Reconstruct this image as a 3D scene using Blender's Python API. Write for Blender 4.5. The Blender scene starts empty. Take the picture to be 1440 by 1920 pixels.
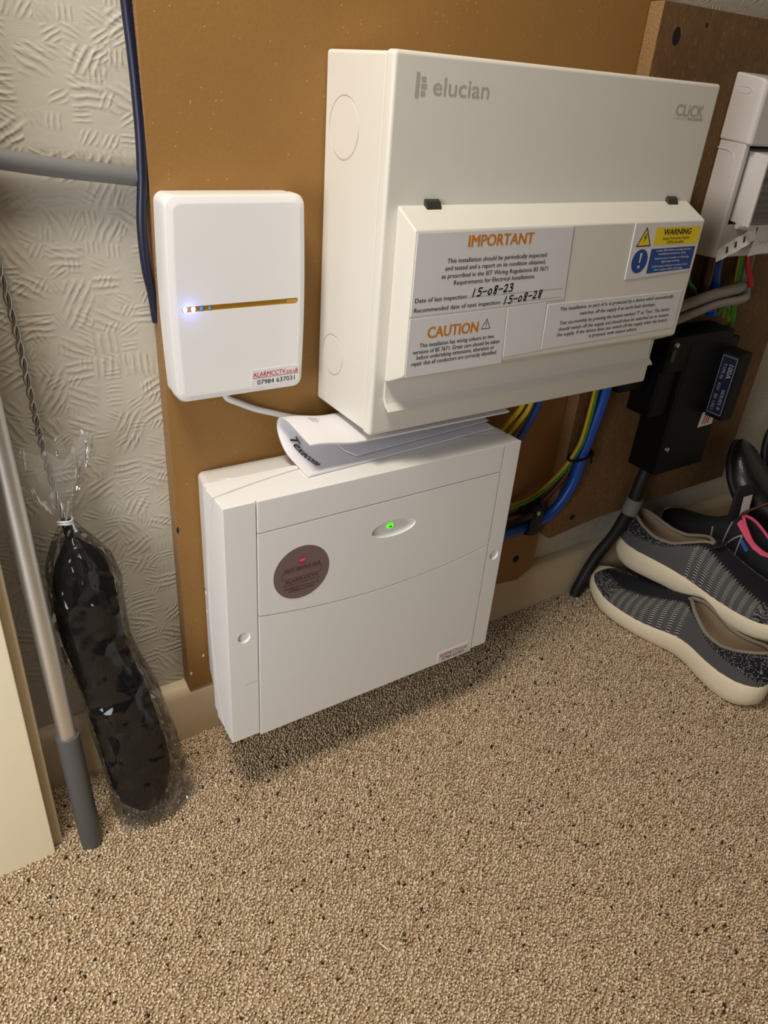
import bpy, bmesh, math, random
import numpy as np
from mathutils import Vector, Matrix

random.seed(7)
rng = np.random.default_rng(11)
SC = bpy.context.scene
COL = SC.collection
PI = math.pi

# ------------------------------------------------------------------ camera
CAM_P = (-0.2397, -0.6417, 0.7044)
R = ((0.8384, -0.5403, 0.0720), (-0.2199, -0.4562, -0.8623), (0.4987, 0.7071, -0.5013))
cd = bpy.data.cameras.new('camera')
cam = bpy.data.objects.new('camera', cd)
COL.objects.link(cam)
cd.sensor_fit = 'VERTICAL'
cd.sensor_height = 36.0
cd.lens = 1390.66 / 1920 * 36.0
cd.clip_start = 0.02
m3 = Matrix(((R[0][0], -R[1][0], -R[2][0]), (R[0][1], -R[1][1], -R[2][1]), (R[0][2], -R[1][2], -R[2][2])))
cam.matrix_world = Matrix.Translation(CAM_P) @ m3.to_4x4()
SC.camera = cam

# ------------------------------------------------------------------ light and exposure
W = bpy.data.worlds.new('world')
SC.world = W
W.use_nodes = True
W.node_tree.nodes['Background'].inputs[0].default_value = (0.96, 0.97, 1.0, 1)
W.node_tree.nodes['Background'].inputs[1].default_value = 0.026


def area(name, loc, target, sx, sy, power, col):
    l = bpy.data.lights.new(name, 'AREA')
    l.shape = 'RECTANGLE'
    l.size, l.size_y = sx, sy
    l.energy = power
    l.color = col
    o = bpy.data.objects.new(name, l)
    COL.objects.link(o)
    o.location = loc
    o.rotation_euler = (Vector(target) - Vector(loc)).to_track_quat('-Z', 'Y').to_euler()
    return o


area('ceiling_lamp_light', (-0.30, -0.30, 1.42), (-0.03, -0.14, 0.2), 0.26, 0.26, 9.7, (1.0, 0.91, 0.78))
area('window_light', (-0.78, -0.62, 0.56), (-0.05, -0.07, 0.26), 0.34, 0.50, 5.7, (0.975, 1.0, 1.04))
SC.view_settings.view_transform = 'Standard'
SC.view_settings.look = 'None'
SC.view_settings.gamma = 1.0
SC.view_settings.use_curve_mapping = False
SC.view_settings.exposure = 0.0


# ------------------------------------------------------------------ helpers
def lin(c):
    return tuple(((v / 255) / 12.92 if v / 255 <= 0.04045 else ((v / 255 + 0.055) / 1.055) ** 2.4) for v in c)


class NT:
    def __init__(s, name):
        s.m = bpy.data.materials.new(name)
        s.m.use_nodes = True
        s.t = s.m.node_tree
        s.b = s.t.nodes['Principled BSDF']

    def n(s, typ, **kw):
        nd = s.t.nodes.new(typ)
        for k, v in kw.items():
            if k[0] == 'i' and k[1:].isdigit():
                k = int(k[1:])
                if hasattr(v, 'is_linked') or isinstance(v, bpy.types.NodeSocket):
                    s.t.links.new(v, nd.inputs[k])
                else:
                    nd.inputs[k].default_value = v
            elif k in nd.inputs.keys() if hasattr(nd.inputs, 'keys') else False:
                s.set(nd, k, v)
            else:
                setattr(nd, k, v)
        return nd

    def set(s, nd, k, v):
        if isinstance(v, bpy.types.NodeSocket):
            s.t.links.new(v, nd.inputs[k])
        else:
            nd.inputs[k].default_value = v

    def math(s, op, a, b=0.0, c=0.0):
        nd = s.t.nodes.new('ShaderNodeMath')
        nd.operation = op
        for i, v in enumerate((a, b, c)):
            s.set(nd, i, v)
        return nd.outputs[0]

    def mix(s, f, a, b):
        nd = s.t.nodes.new('ShaderNodeMix')
        nd.data_type = 'RGBA'
        s.set(nd, 0, f)
        for i, v in ((6, a), (7, b)):
            if not isinstance(v, bpy.types.NodeSocket):
                v = tuple(v) + ((1,) if len(v) == 3 else ())
            s.set(nd, i, v)
        return nd.outputs[2]

    def ramp(s, f, stops):
        nd = s.t.nodes.new('ShaderNodeValToRGB')
        e = nd.color_ramp.elements
        while len(e) > 1:
            e.remove(e[-1])
        for i, (p, c) in enumerate(stops):
            el = e[0] if i == 0 else e.new(p)
            el.position = p
            el.color = (c, c, c, 1) if isinstance(c, (int, float)) else tuple(c) + (1,)
        s.set(nd, 0, f)
        return nd.outputs[0]

    def noise(s, vec, scale, detail=3.0, rough=0.55):
        nd = s.t.nodes.new('ShaderNodeTexNoise')
        nd.inputs['Scale'].default_value = scale
        nd.inputs['Detail'].default_value = detail
        nd.inputs['Roughness'].default_value = rough
        if vec is not None:
            s.t.links.new(vec, nd.inputs['Vector'])
        return nd.outputs[0]

    def obj(s):
        return s.t.nodes.new('ShaderNodeTexCoord').outputs['Object']

    def mapping(s, vec, scale=(1, 1, 1), rot=(0, 0, 0)):
        nd = s.t.nodes.new('ShaderNodeMapping')
        nd.inputs['Scale'].default_value = scale
        nd.inputs['Rotation'].default_value = rot
        s.t.links.new(vec, nd.inputs['Vector'])
        return nd.outputs[0]

    def bump(s, h, dist, strength=1.0):
        nd = s.t.nodes.new('ShaderNodeBump')
        nd.inputs['Distance'].default_value = dist
        nd.inputs['Strength'].default_value = strength
        s.t.links.new(h, nd.inputs['Height'])
        s.t.links.new(nd.outputs[0], s.b.inputs['Normal'])


def plain(name, rgb, rough=0.5, metal=0.0, spec=0.5, fine=0.0, scale=600, var=0.04, emit=0.0):
    k = NT(name)
    c = lin(rgb)
    v = k.obj()
    nz = k.noise(v, 35, 2)
    k.set(k.b, 'Base Color', k.mix(nz, tuple(x * (1 - var) for x in c), tuple(min(1, x * (1 + var)) for x in c)))
    k.b.inputs['Roughness'].default_value = rough
    k.b.inputs['Metallic'].default_value = metal
    k.b.inputs['Specular IOR Level'].default_value = spec
    if fine:
        k.bump(k.noise(v, scale, 2), fine)
    if emit:
        k.b.inputs['Emission Color'].default_value = c + (1,)
        k.b.inputs['Emission Strength'].default_value = emit
    return k.m


BASE = {}


def setp(o, label=None, cat=None, group=None, kind=None):
    for k, v in (('label', label), ('category', cat), ('group', group), ('kind', kind)):
        if v:
            o[k] = v
    return o


def thing(name, base, label, cat, group=None, rot=None):
    o = bpy.data.objects.new(name, None)
    COL.objects.link(o)
    o.location = base
    o.empty_display_size = 0.02
    if rot:
        o.rotation_euler = rot
    BASE[o] = Vector(base)
    return setp(o, label, cat, group)


def finish_mesh(me, smooth):
    if smooth:
        me.polygons.foreach_set('use_smooth', [True] * len(me.polygons))
        if smooth < 170:
            me.set_sharp_from_angle(angle=math.radians(smooth))


def wn(o):
    md = o.modifiers.new('wn', 'WEIGHTED_NORMAL')
    md.keep_sharp = True
    md.weight = 80


def mk(name, verts, faces, mat, parent=None, smooth=0, bev=0.0, segs=2, local=False, label=None, bevang=25, fixn=True):
    off = Vector((0, 0, 0))
    if parent is not None and not local:
        off = BASE[parent]
    bm = bmesh.new()
    vs = [bm.verts.new((v[0] - off[0], v[1] - off[1], v[2] - off[2])) for v in verts]
    for f in faces:
        try:
            bm.faces.new([vs[i] for i in f])
        except ValueError:
            pass
    return fin(name, bm, mat, parent, smooth, bev, segs, label, bevang, fixn)


def fin(name, bm, mat, parent=None, smooth=0, bev=0.0, segs=2, label=None, bevang=25, fixn=True):
    if fixn:
        bmesh.ops.recalc_face_normals(bm, faces=bm.faces)
    if bev:
        lim = math.radians(bevang)
        ed = [e for e in bm.edges if len(e.link_faces) == 2 and e.calc_face_angle(0) > lim]
        bmesh.ops.bevel(bm, geom=ed, offset=bev, segments=segs, profile=0.5, affect='EDGES', clamp_overlap=True)
    me = bpy.data.meshes.new(name)
    bm.to_mesh(me)
    bm.free()
    finish_mesh(me, smooth or (32 if bev else 0))
    if mat is not None:
        me.materials.append(mat)
    o = bpy.data.objects.new(name, me)
    COL.objects.link(o)
    if bev:
        wn(o)
    if parent is not None:
        o.parent = parent
        BASE[o] = BASE[parent]
    else:
        BASE[o] = Vector((0, 0, 0))
    if label:
        o['label'] = label
    return o


BOXF = [(0, 1, 3, 2), (4, 6, 7, 5), (0, 4, 5, 1), (2, 3, 7, 6), (0, 2, 6, 4), (1, 5, 7, 3)]


def boxv(x0, x1, y0, y1, z0, z1):
    return [(x, y, z) for x in (x0, x1) for y in (y0, y1) for z in (z0, z1)]


def box(name, b, mat, parent=None, bev=0.0, segs=2, **kw):
    return mk(name, boxv(*b), BOXF, mat, parent, bev=bev, segs=segs, **kw)


def prism(name, poly, a0, a1, axis, mat, parent=None, **kw):
    """poly in the two axes other than `axis` (in order), extruded a0..a1 along axis"""
    def p(u, v, a):
        return {'x': (a, u, v), 'y': (u, a, v), 'z': (u, v, a)}[axis]
    n = len(poly)
    vs = [p(u, v, a0) for u, v in poly] + [p(u, v, a1) for u, v in poly]
    fs = [tuple(range(n)), tuple(range(2 * n - 1, n - 1, -1))] + [(i, (i + 1) % n, n + (i + 1) % n, n + i) for i in range(n)]
    return mk(name, vs, fs, mat, parent, **kw)


def spline(pts, k=8):
    P = [np.array(p, float) for p in pts]
    if len(P) < 3:
        return [P[0] + (P[1] - P[0]) * i / k for i in range(k + 1)]
    Q = [2 * P[0] - P[1]] + P + [2 * P[-1] - P[-2]]
    out = []
    for i in range(1, len(Q) - 2):
        a, b, c, d = Q[i - 1:i + 3]
        for j in range(k):
            t = j / k
            out.append(0.5 * ((2 * b) + (c - a) * t + (2 * a - 5 * b + 4 * c - d) * t * t + (3 * b - a - 3 * c + d) * t ** 3))
    out.append(P[-1])
    return out


def tubev(pts, r, n=12, caps=True, twist=0.0, flat=1.0):
    """r: float or list"""
    P = [Vector(p) for p in pts]
    vs, fs = [], []
    up = Vector((0.13, 0.21, 0.97)).normalized()
    prev = None
    for i, p in enumerate(P):
        d = (P[min(i + 1, len(P) - 1)] - P[max(i - 1, 0)]).normalized()
        if prev is None:
            a = d.cross(up)
            if a.length < 0.1:
                a = d.cross(Vector((1, 0, 0)))
        else:
            a = prev - d * prev.dot(d)
        a.normalize()
        prev = a
        b = d.cross(a)
        rr = r[i] if hasattr(r, '__len__') else r
        for k in range(n):
            t = 2 * PI * k / n + twist * i
            vs.append(tuple(p + a * math.cos(t) * rr + b * math.sin(t) * rr * flat))
    for i in range(len(P) - 1):
        for k in range(n):
            fs.append((i * n + k, i * n + (k + 1) % n, (i + 1) * n + (k + 1) % n, (i + 1) * n + k))
    if caps:
        fs.append(tuple(range(n - 1, -1, -1)))
        fs.append(tuple((len(P) - 1) * n + k for k in range(n)))
    return vs, fs


def tube(name, pts, r, mat, parent=None, n=12, k=8, **kw):
    P = spline(pts, k) if k else pts
    v, f = tubev(P, r, n)
    return mk(name, v, f, mat, parent, smooth=60, **kw)


def cut(o, cutters):
    o.modifiers.clear()
    for c in cutters:
        md = o.modifiers.new('b', 'BOOLEAN')
        md.operation = 'DIFFERENCE'
        md.solver = 'EXACT'
        md.object = c
    bpy.context.view_layer.update()
    dg = bpy.context.evaluated_depsgraph_get()
    me = bpy.data.meshes.new_from_object(o.evaluated_get(dg))
    o.modifiers.clear()
    o.data = me
    finish_mesh(me, 32)
    wn(o)
    for c in cutters:
        bpy.data.objects.remove(c, do_unlink=True)
    return o


def cyl(name, c, axis, r, h, mat, parent=None, n=24, r2=None, bev=0.0, **kw):
    c = Vector(c)
    ax = Vector(axis).normalized()
    a = ax.orthogonal().normalized()
    b = ax.cross(a)
    r2 = r if r2 is None else r2
    vs = [tuple(c + (a * math.cos(2 * PI * k / n) + b * math.sin(2 * PI * k / n)) * r) for k in range(n)]
    vs += [tuple(c + ax * h + (a * math.cos(2 * PI * k / n) + b * math.sin(2 * PI * k / n)) * r2) for k in range(n)]
    fs = [tuple(range(n - 1, -1, -1)), tuple(range(n, 2 * n))] + [(k, (k + 1) % n, n + (k + 1) % n, n + k) for k in range(n)]
    kw.setdefault('smooth', 35)
    return mk(name, vs, fs, mat, parent, bev=bev, **kw)


def merge(lists):
    V, F = [], []
    for v, f in lists:
        o = len(V)
        V += list(v)
        F += [tuple(i + o for i in q) for q in f]
    return V, F


# text as flat mesh ------------------------------------------------
TXT = {}


def text_geo(s, bold=0.0, shear=0.0, res=3, space=1.0):
    key = (s, bold, shear, res, space)
    if key in TXT:
        return TXT[key]
    c = bpy.data.curves.new('t', 'FONT')
    c.body = s
    c.size = 1.0
    c.resolution_u = res
    c.offset = bold
    c.shear = shear
    c.space_character = space
    o = bpy.data.objects.new('t', c)
    COL.objects.link(o)
    bpy.context.view_layer.update()
    me = bpy.data.meshes.new_from_object(o.evaluated_get(bpy.context.evaluated_depsgraph_get()))
    v = [(p.co.x, p.co.y) for p in me.vertices]
    f = [tuple(p.vertices) for p in me.polygons]
    bpy.data.objects.remove(o, do_unlink=True)
    bpy.data.curves.remove(c)
    bpy.data.meshes.remove(me)
    TXT[key] = (v, f)
    return v, f


def text_at(s, x0, x1, zb, y, cap=None, bold=0.0, shear=0.0, z1=None, space=1.0, frame=None):
    """text on a plane facing -y from x0 to x1, base line at zb (z1: base line at the right end), cap height cap"""
    v, f = text_geo(s, 0.0, shear, space=space)
    if bold:
        nb = 2 if bold < 0.01 else 4
        v, f = merge([([(p[0] + bold * (2 * q / (nb - 1) - 1), p[1] + (bold * 0.35 * (1 if q % 2 else -1) if nb > 2 else 0.0)) + ((q,) if nb else ()) for p in v], f) for q in range(nb)])
    xs = [p[0] for p in v]
    mn, mx = min(xs), max(xs)
    sx = (x1 - x0) / (mx - mn)
    sz = cap / 0.70 if cap else sx
    z1 = zb if z1 is None else z1
    out = []
    for pp in v:
        px, py = pp[0], pp[1]
        dd = 0.00003 * pp[2] if len(pp) > 2 else 0.0
        u = x0 + (px - mn) * sx
        w = zb + py * sz + (z1 - zb) * (u - x0) / (x1 - x0)
        out.append(frame(u, w, dd) if frame else (u, y - dd, w))
    return out, f


def poly_strip(pts, w, y, frame=None):
    """flat pen stroke with round joints on a plane facing -y"""
    V, F = [], []
    fr = frame or (lambda u, v, d=0: (u, y, v))
    for i in range(len(pts) - 1):
        a, b = np.array(pts[i], float), np.array(pts[i + 1], float)
        d = b - a
        L = np.linalg.norm(d)
        if L < 1e-9:
            continue
        n = np.array((-d[1], d[0])) / L * w / 2
        o = len(V)
        V += [fr(*q) for q in (a - n, b - n, b + n, a + n)]
        F.append((o, o + 1, o + 2, o + 3))
    for p in pts:
        o = len(V)
        V += [fr(p[0] + w / 2 * math.cos(2 * PI * k / 10), p[1] + w / 2 * math.sin(2 * PI * k / 10)) for k in range(10)]
        F.append(tuple(range(o, o + 10)))
    return V, F


def flatpoly(pts, y, frame=None):
    fr = frame or (lambda u, v, d=0: (u, y, v))
    return [fr(u, v) for u, v in pts], [tuple(range(len(pts)))]


def flat(name, geos, mat, parent, label=None, local=False):
    v, f = merge(geos)
    return mk(name, v, f, mat, parent, label=label, local=local, fixn=False)


def rrect(x0, x1, z0, z1, r, n=6):
    out = []
    for cx, cz, a0 in ((x1 - r, z1 - r, 0), (x0 + r, z1 - r, 90), (x0 + r, z0 + r, 180), (x1 - r, z0 + r, 270)):
        for k in range(n + 1):
            a = math.radians(a0 + 90 * k / n)
            out.append((cx + r * math.cos(a), cz + r * math.sin(a)))
    return out


def ellipse(cx, cz, a, b, n=40, rot=0.0):
    c, s = math.cos(rot), math.sin(rot)
    return [(cx + a * math.cos(t) * c - b * math.sin(t) * s, cz + a * math.cos(t) * s + b * math.sin(t) * c)
            for t in [2 * PI * k / n for k in range(n)]]


# ------------------------------------------------------------------ materials
M = {}
M['cu_white'] = plain('painted_steel_white', (226, 222, 212), 0.38, spec=0.5, fine=0.00004, scale=900, var=0.01)
M['abs_white'] = plain('abs_warm_white', (237, 236, 233), 0.42, var=0.012, fine=0.00003, scale=1500)
M['com_white'] = plain('glossy_white_plastic', (236, 235, 234), 0.28, var=0.008)
M['sticker'] = plain('sticker_white', (226, 224, 224), 0.33, var=0.008)
M['orange'] = plain('orange_print', (214, 126, 24), 0.45)
M['black_print'] = plain('black_print', (34, 32, 32), 0.5)
M['pen'] = plain('black_marker_ink', (8, 8, 10), 0.4)
M['grey_print'] = plain('grey_print', (180, 174, 165), 0.45)
M['yellow'] = plain('yellow_print', (240, 212, 12), 0.4)
M['blue_print'] = plain('blue_print', (14, 66, 140), 0.4)
M['white_print'] = plain('white_print', (225, 230, 238), 0.5)
M['red_print'] = plain('red_print', (196, 22, 52), 0.45)
M['dark_clip'] = plain('dark_olive_plastic', (52, 52, 44), 0.45)
M['mauve'] = plain('mauve_foil', (128, 108, 108), 0.35, metal=0.25)
M['maroon_print'] = plain('maroon_print', (84, 34, 36), 0.5)
M['black_plastic'] = plain('black_bakelite', (6, 6, 6), 0.5, spec=0.2)
M['black_rubber'] = plain('black_rubber', (20, 20, 22), 0.55)
M['navy'] = plain('navy_pvc', (22, 26, 52), 0.42)
M['grey_pvc'] = plain('grey_pvc', (116, 116, 114), 0.40)
M['grey_cable'] = plain('grey_cable', (150, 145, 140), 0.5)
M['blue_pvc'] = plain('blue_pvc', (14, 76, 172), 0.35)
M['brown_pvc'] = plain('brown_pvc', (78, 46, 24), 0.4)
M['white_pvc'] = plain('white_pvc', (222, 222, 222), 0.4)
M['red_pvc'] = plain('red_pvc', (190, 40, 34), 0.4)
M['steel'] = plain('zinc_steel', (190, 188, 182), 0.3, metal=1.0)
M['alu'] = plain('anodised_aluminium', (222, 222, 220), 0.46, metal=1.0)
M['grip'] = plain('grey_grip_plastic', (88, 88, 88), 0.5, fine=0.00004)
M['paper'] = plain('paper', (234, 232, 236), 0.6, var=0.01)
M['dark_void'] = plain('dark_inside', (18, 17, 16), 0.9)
M['trim'] = plain('cream_gloss_paint', (240, 228, 196), 0.42, var=0.015, fine=0.00012, scale=90)
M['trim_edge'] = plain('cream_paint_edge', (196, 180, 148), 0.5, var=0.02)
M['skirt'] = plain('skirting_paint', (206, 186, 156), 0.45, var=0.03, fine=0.0002, scale=60)
M['plaster'] = plain('plain_plaster', (190, 178, 160), 0.9)
M['encl'] = plain('enclosure_grey_white', (216, 210, 208), 0.45, var=0.015)
M['gold'] = plain('gold_strip', (186, 138, 40), 0.35, metal=0.35)
M['gold_light'] = plain('gold_button', (214, 164, 60), 0.35, metal=0.35)
M['foil'] = plain('white_peeling_label', (244, 242, 236), 0.3, fine=0.0004, scale=110)
M['sole'] = plain('foam_sole', (240, 226, 196), 0.75, fine=0.0006, scale=420, var=0.06)
M['lining'] = plain('tan_lining', (140, 120, 98), 0.85)
M['collar'] = plain('grey_beige_collar', (136, 124, 108), 0.85)
M['pink'] = plain('pink_fabric', (228, 84, 120), 0.7)
M['black_fabric'] = plain('black_mesh_fabric', (22, 22, 26), 0.8, fine=0.0004, scale=900)
M['silver'] = plain('silver_print', (190, 192, 196), 0.3, metal=0.5)
M['leather'] = plain('black_leather', (26, 25, 25), 0.3, fine=0.0003, scale=300)
M['white_rubber'] = plain('white_rubber', (226, 220, 212), 0.6)
M['red_rubber'] = plain('red_rubber', (188, 30, 34), 0.6)
M['blue_fabric'] = plain('blue_fabric', (34, 90, 160), 0.7)
M['wood_splinter'] = plain('white_sliver', (236, 230, 214), 0.4)

k = NT('blue_led')
k.b.inputs['Base Color'].default_value = (0.1, 0.2, 1, 1)
k.b.inputs['Emission Color'].default_value = (0.16, 0.24, 1, 1)
k.b.inputs['Emission Strength'].default_value = 4.0
M['led_blue'] = k.m
k = NT('white_blue_led')
k.b.inputs['Base Color'].default_value = (0.8, 0.9, 1, 1)
k.b.inputs['Emission Color'].default_value = (0.62, 0.74, 1, 1)
k.b.inputs['Emission Strength'].default_value = 2.6
M['led_white'] = k.m
M['led_dim'] = plain('dim_blue_led', (40, 110, 190), 0.25, emit=0.9)
M['led_green'] = plain('green_led', (70, 240, 20), 0.25, emit=1.3)
M['led_green_dark'] = plain('green_led_core', (10, 90, 8), 0.25)

# hardboard: smooth brown sheet with pale and dark flecks
k = NT('brown_hardboard')
v = k.obj()
c = k.mix(k.noise(v, 9, 4), lin((144, 104, 50)), lin((160, 119, 62)))
c = k.mix(k.math('MULTIPLY', k.noise(v, 420, 2), 0.5), c, lin((130, 91, 42)))
vo = k.n('ShaderNodeTexVoronoi', Scale=420.0)
k.t.links.new(v, vo.inputs['Vector'])
rnd = k.n('ShaderNodeSeparateColor')
k.t.links.new(vo.outputs['Color'], rnd.inputs[0])
dot = k.math('LESS_THAN', vo.outputs['Distance'], 0.22)
c = k.mix(k.math('MULTIPLY', dot, k.math('GREATER_THAN', rnd.outputs[0], 0.972)), c, lin((196, 160, 106)))
c = k.mix(k.math('MULTIPLY', dot, k.math('LESS_THAN', rnd.outputs[1], 0.022)), c, lin((60, 38, 18)))
k.set(k.b, 'Base Color', c)
k.b.inputs['Roughness'].default_value = 0.62
k.bump(k.noise(v, 300, 3), 0.0002)
M['board'] = k.m
k = NT('board_raw_edge')
v = k.obj()
k.set(k.b, 'Base Color', k.mix(k.noise(v, 500, 3), lin((116, 84, 50)), lin((168, 132, 88))))
k.b.inputs['Roughness'].default_value = 0.9
k.bump(k.noise(v, 350, 3), 0.0012)
M['board_edge'] = k.m
# chipboard: dark brown with elongated flakes
k = NT('brown_chipboard')
v = k.obj()
mp = k.mapping(v, (420, 420, 130), (0, 0.2, 0))
vo = k.n('ShaderNodeTexVoronoi', Scale=1.0)
k.t.links.new(mp, vo.inputs['Vector'])
rnd = k.n('ShaderNodeSeparateColor')
k.t.links.new(vo.outputs['Color'], rnd.inputs[0])
c = k.mix(k.noise(v, 14, 3), lin((108, 78, 44)), lin((134, 98, 58)))
c = k.mix(k.math('MULTIPLY', rnd.outputs[1], 0.45), c, lin((80, 56, 34)))
fl = k.math('MULTIPLY', k.math('GREATER_THAN', rnd.outputs[0], 0.93), k.math('LESS_THAN', vo.outputs['Distance'], 0.36))
c = k.mix(k.math('MULTIPLY', fl, 0.55), c, lin((168, 130, 84)))
k.set(k.b, 'Base Color', c)
k.b.inputs['Roughness'].default_value = 0.7
k.bump(k.noise(v, 260, 4), 0.0005)
M['chip'] = k.m

# embossed wallpaper: blocks of short ridges at changing angles
k = NT('embossed_wallpaper')
v = k.obj()
sep = k.n('ShaderNodeSeparateXYZ')
k.t.links.new(v, sep.inputs[0])
X0, Z0 = sep.outputs[0], sep.outputs[2]


def layer(cell, off, freq, seed):
    cmb = k.n('ShaderNodeCombineXYZ')
    wx = k.math('ADD', k.math('MULTIPLY', X0, 1 / cell), off)
    wz = k.math('ADD', k.math('MULTIPLY', Z0, 1 / (cell * 0.8)), off * 1.7)
    k.set(cmb, 0, wx)
    k.set(cmb, 1, wz)
    vo = k.n('ShaderNodeTexVoronoi', voronoi_dimensions='2D', distance='CHEBYCHEV')
    k.set(vo, 'Vector', cmb.outputs[0])
    vo.inputs['Scale'].default_value = 1.0
    vo.inputs['Randomness'].default_value = 0.55
    s2 = k.n('ShaderNodeSeparateColor')
    k.set(s2, 0, vo.outputs['Color'])
    ang = k.math('MULTIPLY', k.math('FLOOR', k.math('MULTIPLY', s2.outputs[0], 6)), PI / 6)
    wob = k.math('MULTIPLY', k.noise(v, 45 + seed, 2), 6.5)
    ph = k.math('ADD', k.math('MULTIPLY', k.math('ADD', k.math('MULTIPLY', X0, k.math('COSINE', ang)), k.math('MULTIPLY', Z0, k.math('SINE', ang))), freq), wob)
    st = k.math('POWER', k.math('ADD', k.math('MULTIPLY', k.math('SINE', ph), 0.5), 0.5), 1.6)
    mask = k.math('MULTIPLY', k.ramp(vo.outputs['Distance'], [(0.22, 1), (0.50, 0)]), k.math('GREATER_THAN', s2.outputs[1], 0.30))
    return k.math('MULTIPLY', st, mask)


h = k.math('ADD', layer(0.030, 0.0, 980, 0), k.math('MULTIPLY', layer(0.017, 3.3, 1500, 9), 0.6))
weave = k.math('MULTIPLY', k.math('SINE', k.math('MULTIPLY', Z0, 3800)), 0.012)
h = k.math('ADD', k.math('ADD', h, weave), k.math('MULTIPLY', k.noise(v, 90, 2), 0.5))
k.set(k.b, 'Base Color', k.mix(k.noise(v, 8, 3), lin((188, 181, 165)), lin((198, 191, 176))))
k.b.inputs['Roughness'].default_value = 0.62
k.bump(h, 0.0010, 0.6)
M['paperwall'] = k.m

# carpet: colour comes from each tuft
k = NT('carpet_tufts')
at = k.n('ShaderNodeAttribute', attribute_name='tuft')
k.set(k.b, 'Base Color', at.outputs['Color'])
k.b.inputs['Roughness'].default_value = 0.95
k.b.inputs['Specular IOR Level'].default_value = 0.1
M['tuft'] = k.m
M['carpet_back'] = plain('carpet_backing', (190, 164, 130), 0.95)

# green and yellow earth sheath
k = NT('green_yellow_pvc')
uvn = k.n('ShaderNodeUVMap')
sp = k.n('ShaderNodeSeparateXYZ')
k.set(sp, 0, uvn.outputs[0])
k.set(k.b, 'Base Color', k.mix(k.math('GREATER_THAN', sp.outputs[0], 0.5), lin((226, 178, 20)), lin((64, 130, 34))))
k.b.inputs['Roughness'].default_value = 0.4
M['earth'] = k.m

# smoked window
k = NT('smoked_window')
v = k.obj()
k.set(k.b, 'Base Color', k.mix(k.ramp(k.noise(k.mapping(v, (1, 1, 60)), 3.0, 2), [(0.4, 0), (0.6, 1)]), lin((70, 66, 64)), lin((104, 98, 95))))
k.b.inputs['Roughness'].default_value = 0.12
M['smoked'] = k.m

# clear bag film: mostly see-through, glossy where it bends


def film(name, haze, dist):
    k = NT(name)
    v = k.obj()
    k.t.nodes.remove(k.b)
    tr = k.n('ShaderNodeBsdfTransparent')
    tr.inputs[0].default_value = (0.94, 0.94, 0.93, 1)
    gl = k.n('ShaderNodeBsdfGlossy')
    gl.inputs['Roughness'].default_value = 0.06
    gl.inputs['Color'].default_value = (1, 1, 1, 1)
    df = k.n('ShaderNodeBsdfDiffuse')
    df.inputs['Color'].default_value = (0.85, 0.85, 0.85, 1)
    bp = k.n('ShaderNodeBump')
    bp.inputs['Distance'].default_value = dist
    vo = k.n('ShaderNodeTexVoronoi', Scale=34.0)
    wv = k.n('ShaderNodeVectorMath', operation='ADD')
    k.t.links.new(k.mapping(v, (1.0, 1.0, 0.42), (0.15, 0.1, 0.0)), wv.inputs[0])
    nn = k.t.nodes.new('ShaderNodeTexNoise')
    nn.inputs['Scale'].default_value = 26.0
    k.t.links.new(v, nn.inputs['Vector'])
    sc = k.n('ShaderNodeVectorMath', operation='SCALE')
    sc.inputs['Scale'].default_value = 0.035
    k.t.links.new(nn.outputs['Color'], sc.inputs[0])
    k.t.links.new(sc.outputs[0], wv.inputs[1])
    k.t.links.new(wv.outputs[0], vo.inputs['Vector'])
    k.t.links.new(vo.outputs['Distance'], bp.inputs['Height'])
    k.t.links.new(bp.outputs[0], gl.inputs['Normal'])
    fr = k.n('ShaderNodeFresnel', IOR=1.5)
    k.t.links.new(bp.outputs[0], fr.inputs['Normal'])
    m1 = k.n('ShaderNodeMixShader')
    m1.inputs[0].default_value = haze
    k.t.links.new(tr.outputs[0], m1.inputs[1])
    k.t.links.new(df.outputs[0], m1.inputs[2])
    mx = k.n('ShaderNodeMixShader')
    k.t.links.new(k.math('MULTIPLY', fr.outputs[0], 0.75), mx.inputs[0])
    k.t.links.new(m1.outputs[0], mx.inputs[1])
    k.t.links.new(gl.outputs[0], mx.inputs[2])
    k.t.links.new(mx.outputs[0], k.t.nodes['Material Output'].inputs[0])
    return k.m


M['film'] = film('clear_film', 0.006, 0.011)
M['film_neck'] = film('crumpled_film', 0.08, 0.008)
k = NT('black_bristle')
v = k.obj()
k.set(k.b, 'Base Color', k.mix(k.noise(v, 120, 2), lin((7, 7, 7)), lin((17, 16, 15))))
k.b.inputs['Roughness'].default_value = 0.7
k.b.inputs['Specular IOR Level'].default_value = 0.15
k.bump(k.noise(k.mapping(v, (1, 1, 0.2)), 500, 2), 0.0015)
M['bristle'] = k.m

# knit shoe upper, driven by the shoe's own (length, height) coordinates
k = NT('grey_knit')
uvn = k.n('ShaderNodeUVMap')
sp = k.n('ShaderNodeSeparateXYZ')
k.set(sp, 0, uvn.outputs[0])
U, V = sp.outputs[0], sp.outputs[1]
Vn = k.math('ABSOLUTE', V)
nzn = k.noise(uvn.outputs[0], 60, 2)
grey = k.mix(k.math('GREATER_THAN', k.math('SINE', k.math('MULTIPLY', U, 900)), 0.0), lin((92, 92, 94)), lin((112, 112, 113)))
navy = lin((24, 26, 40))
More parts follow.
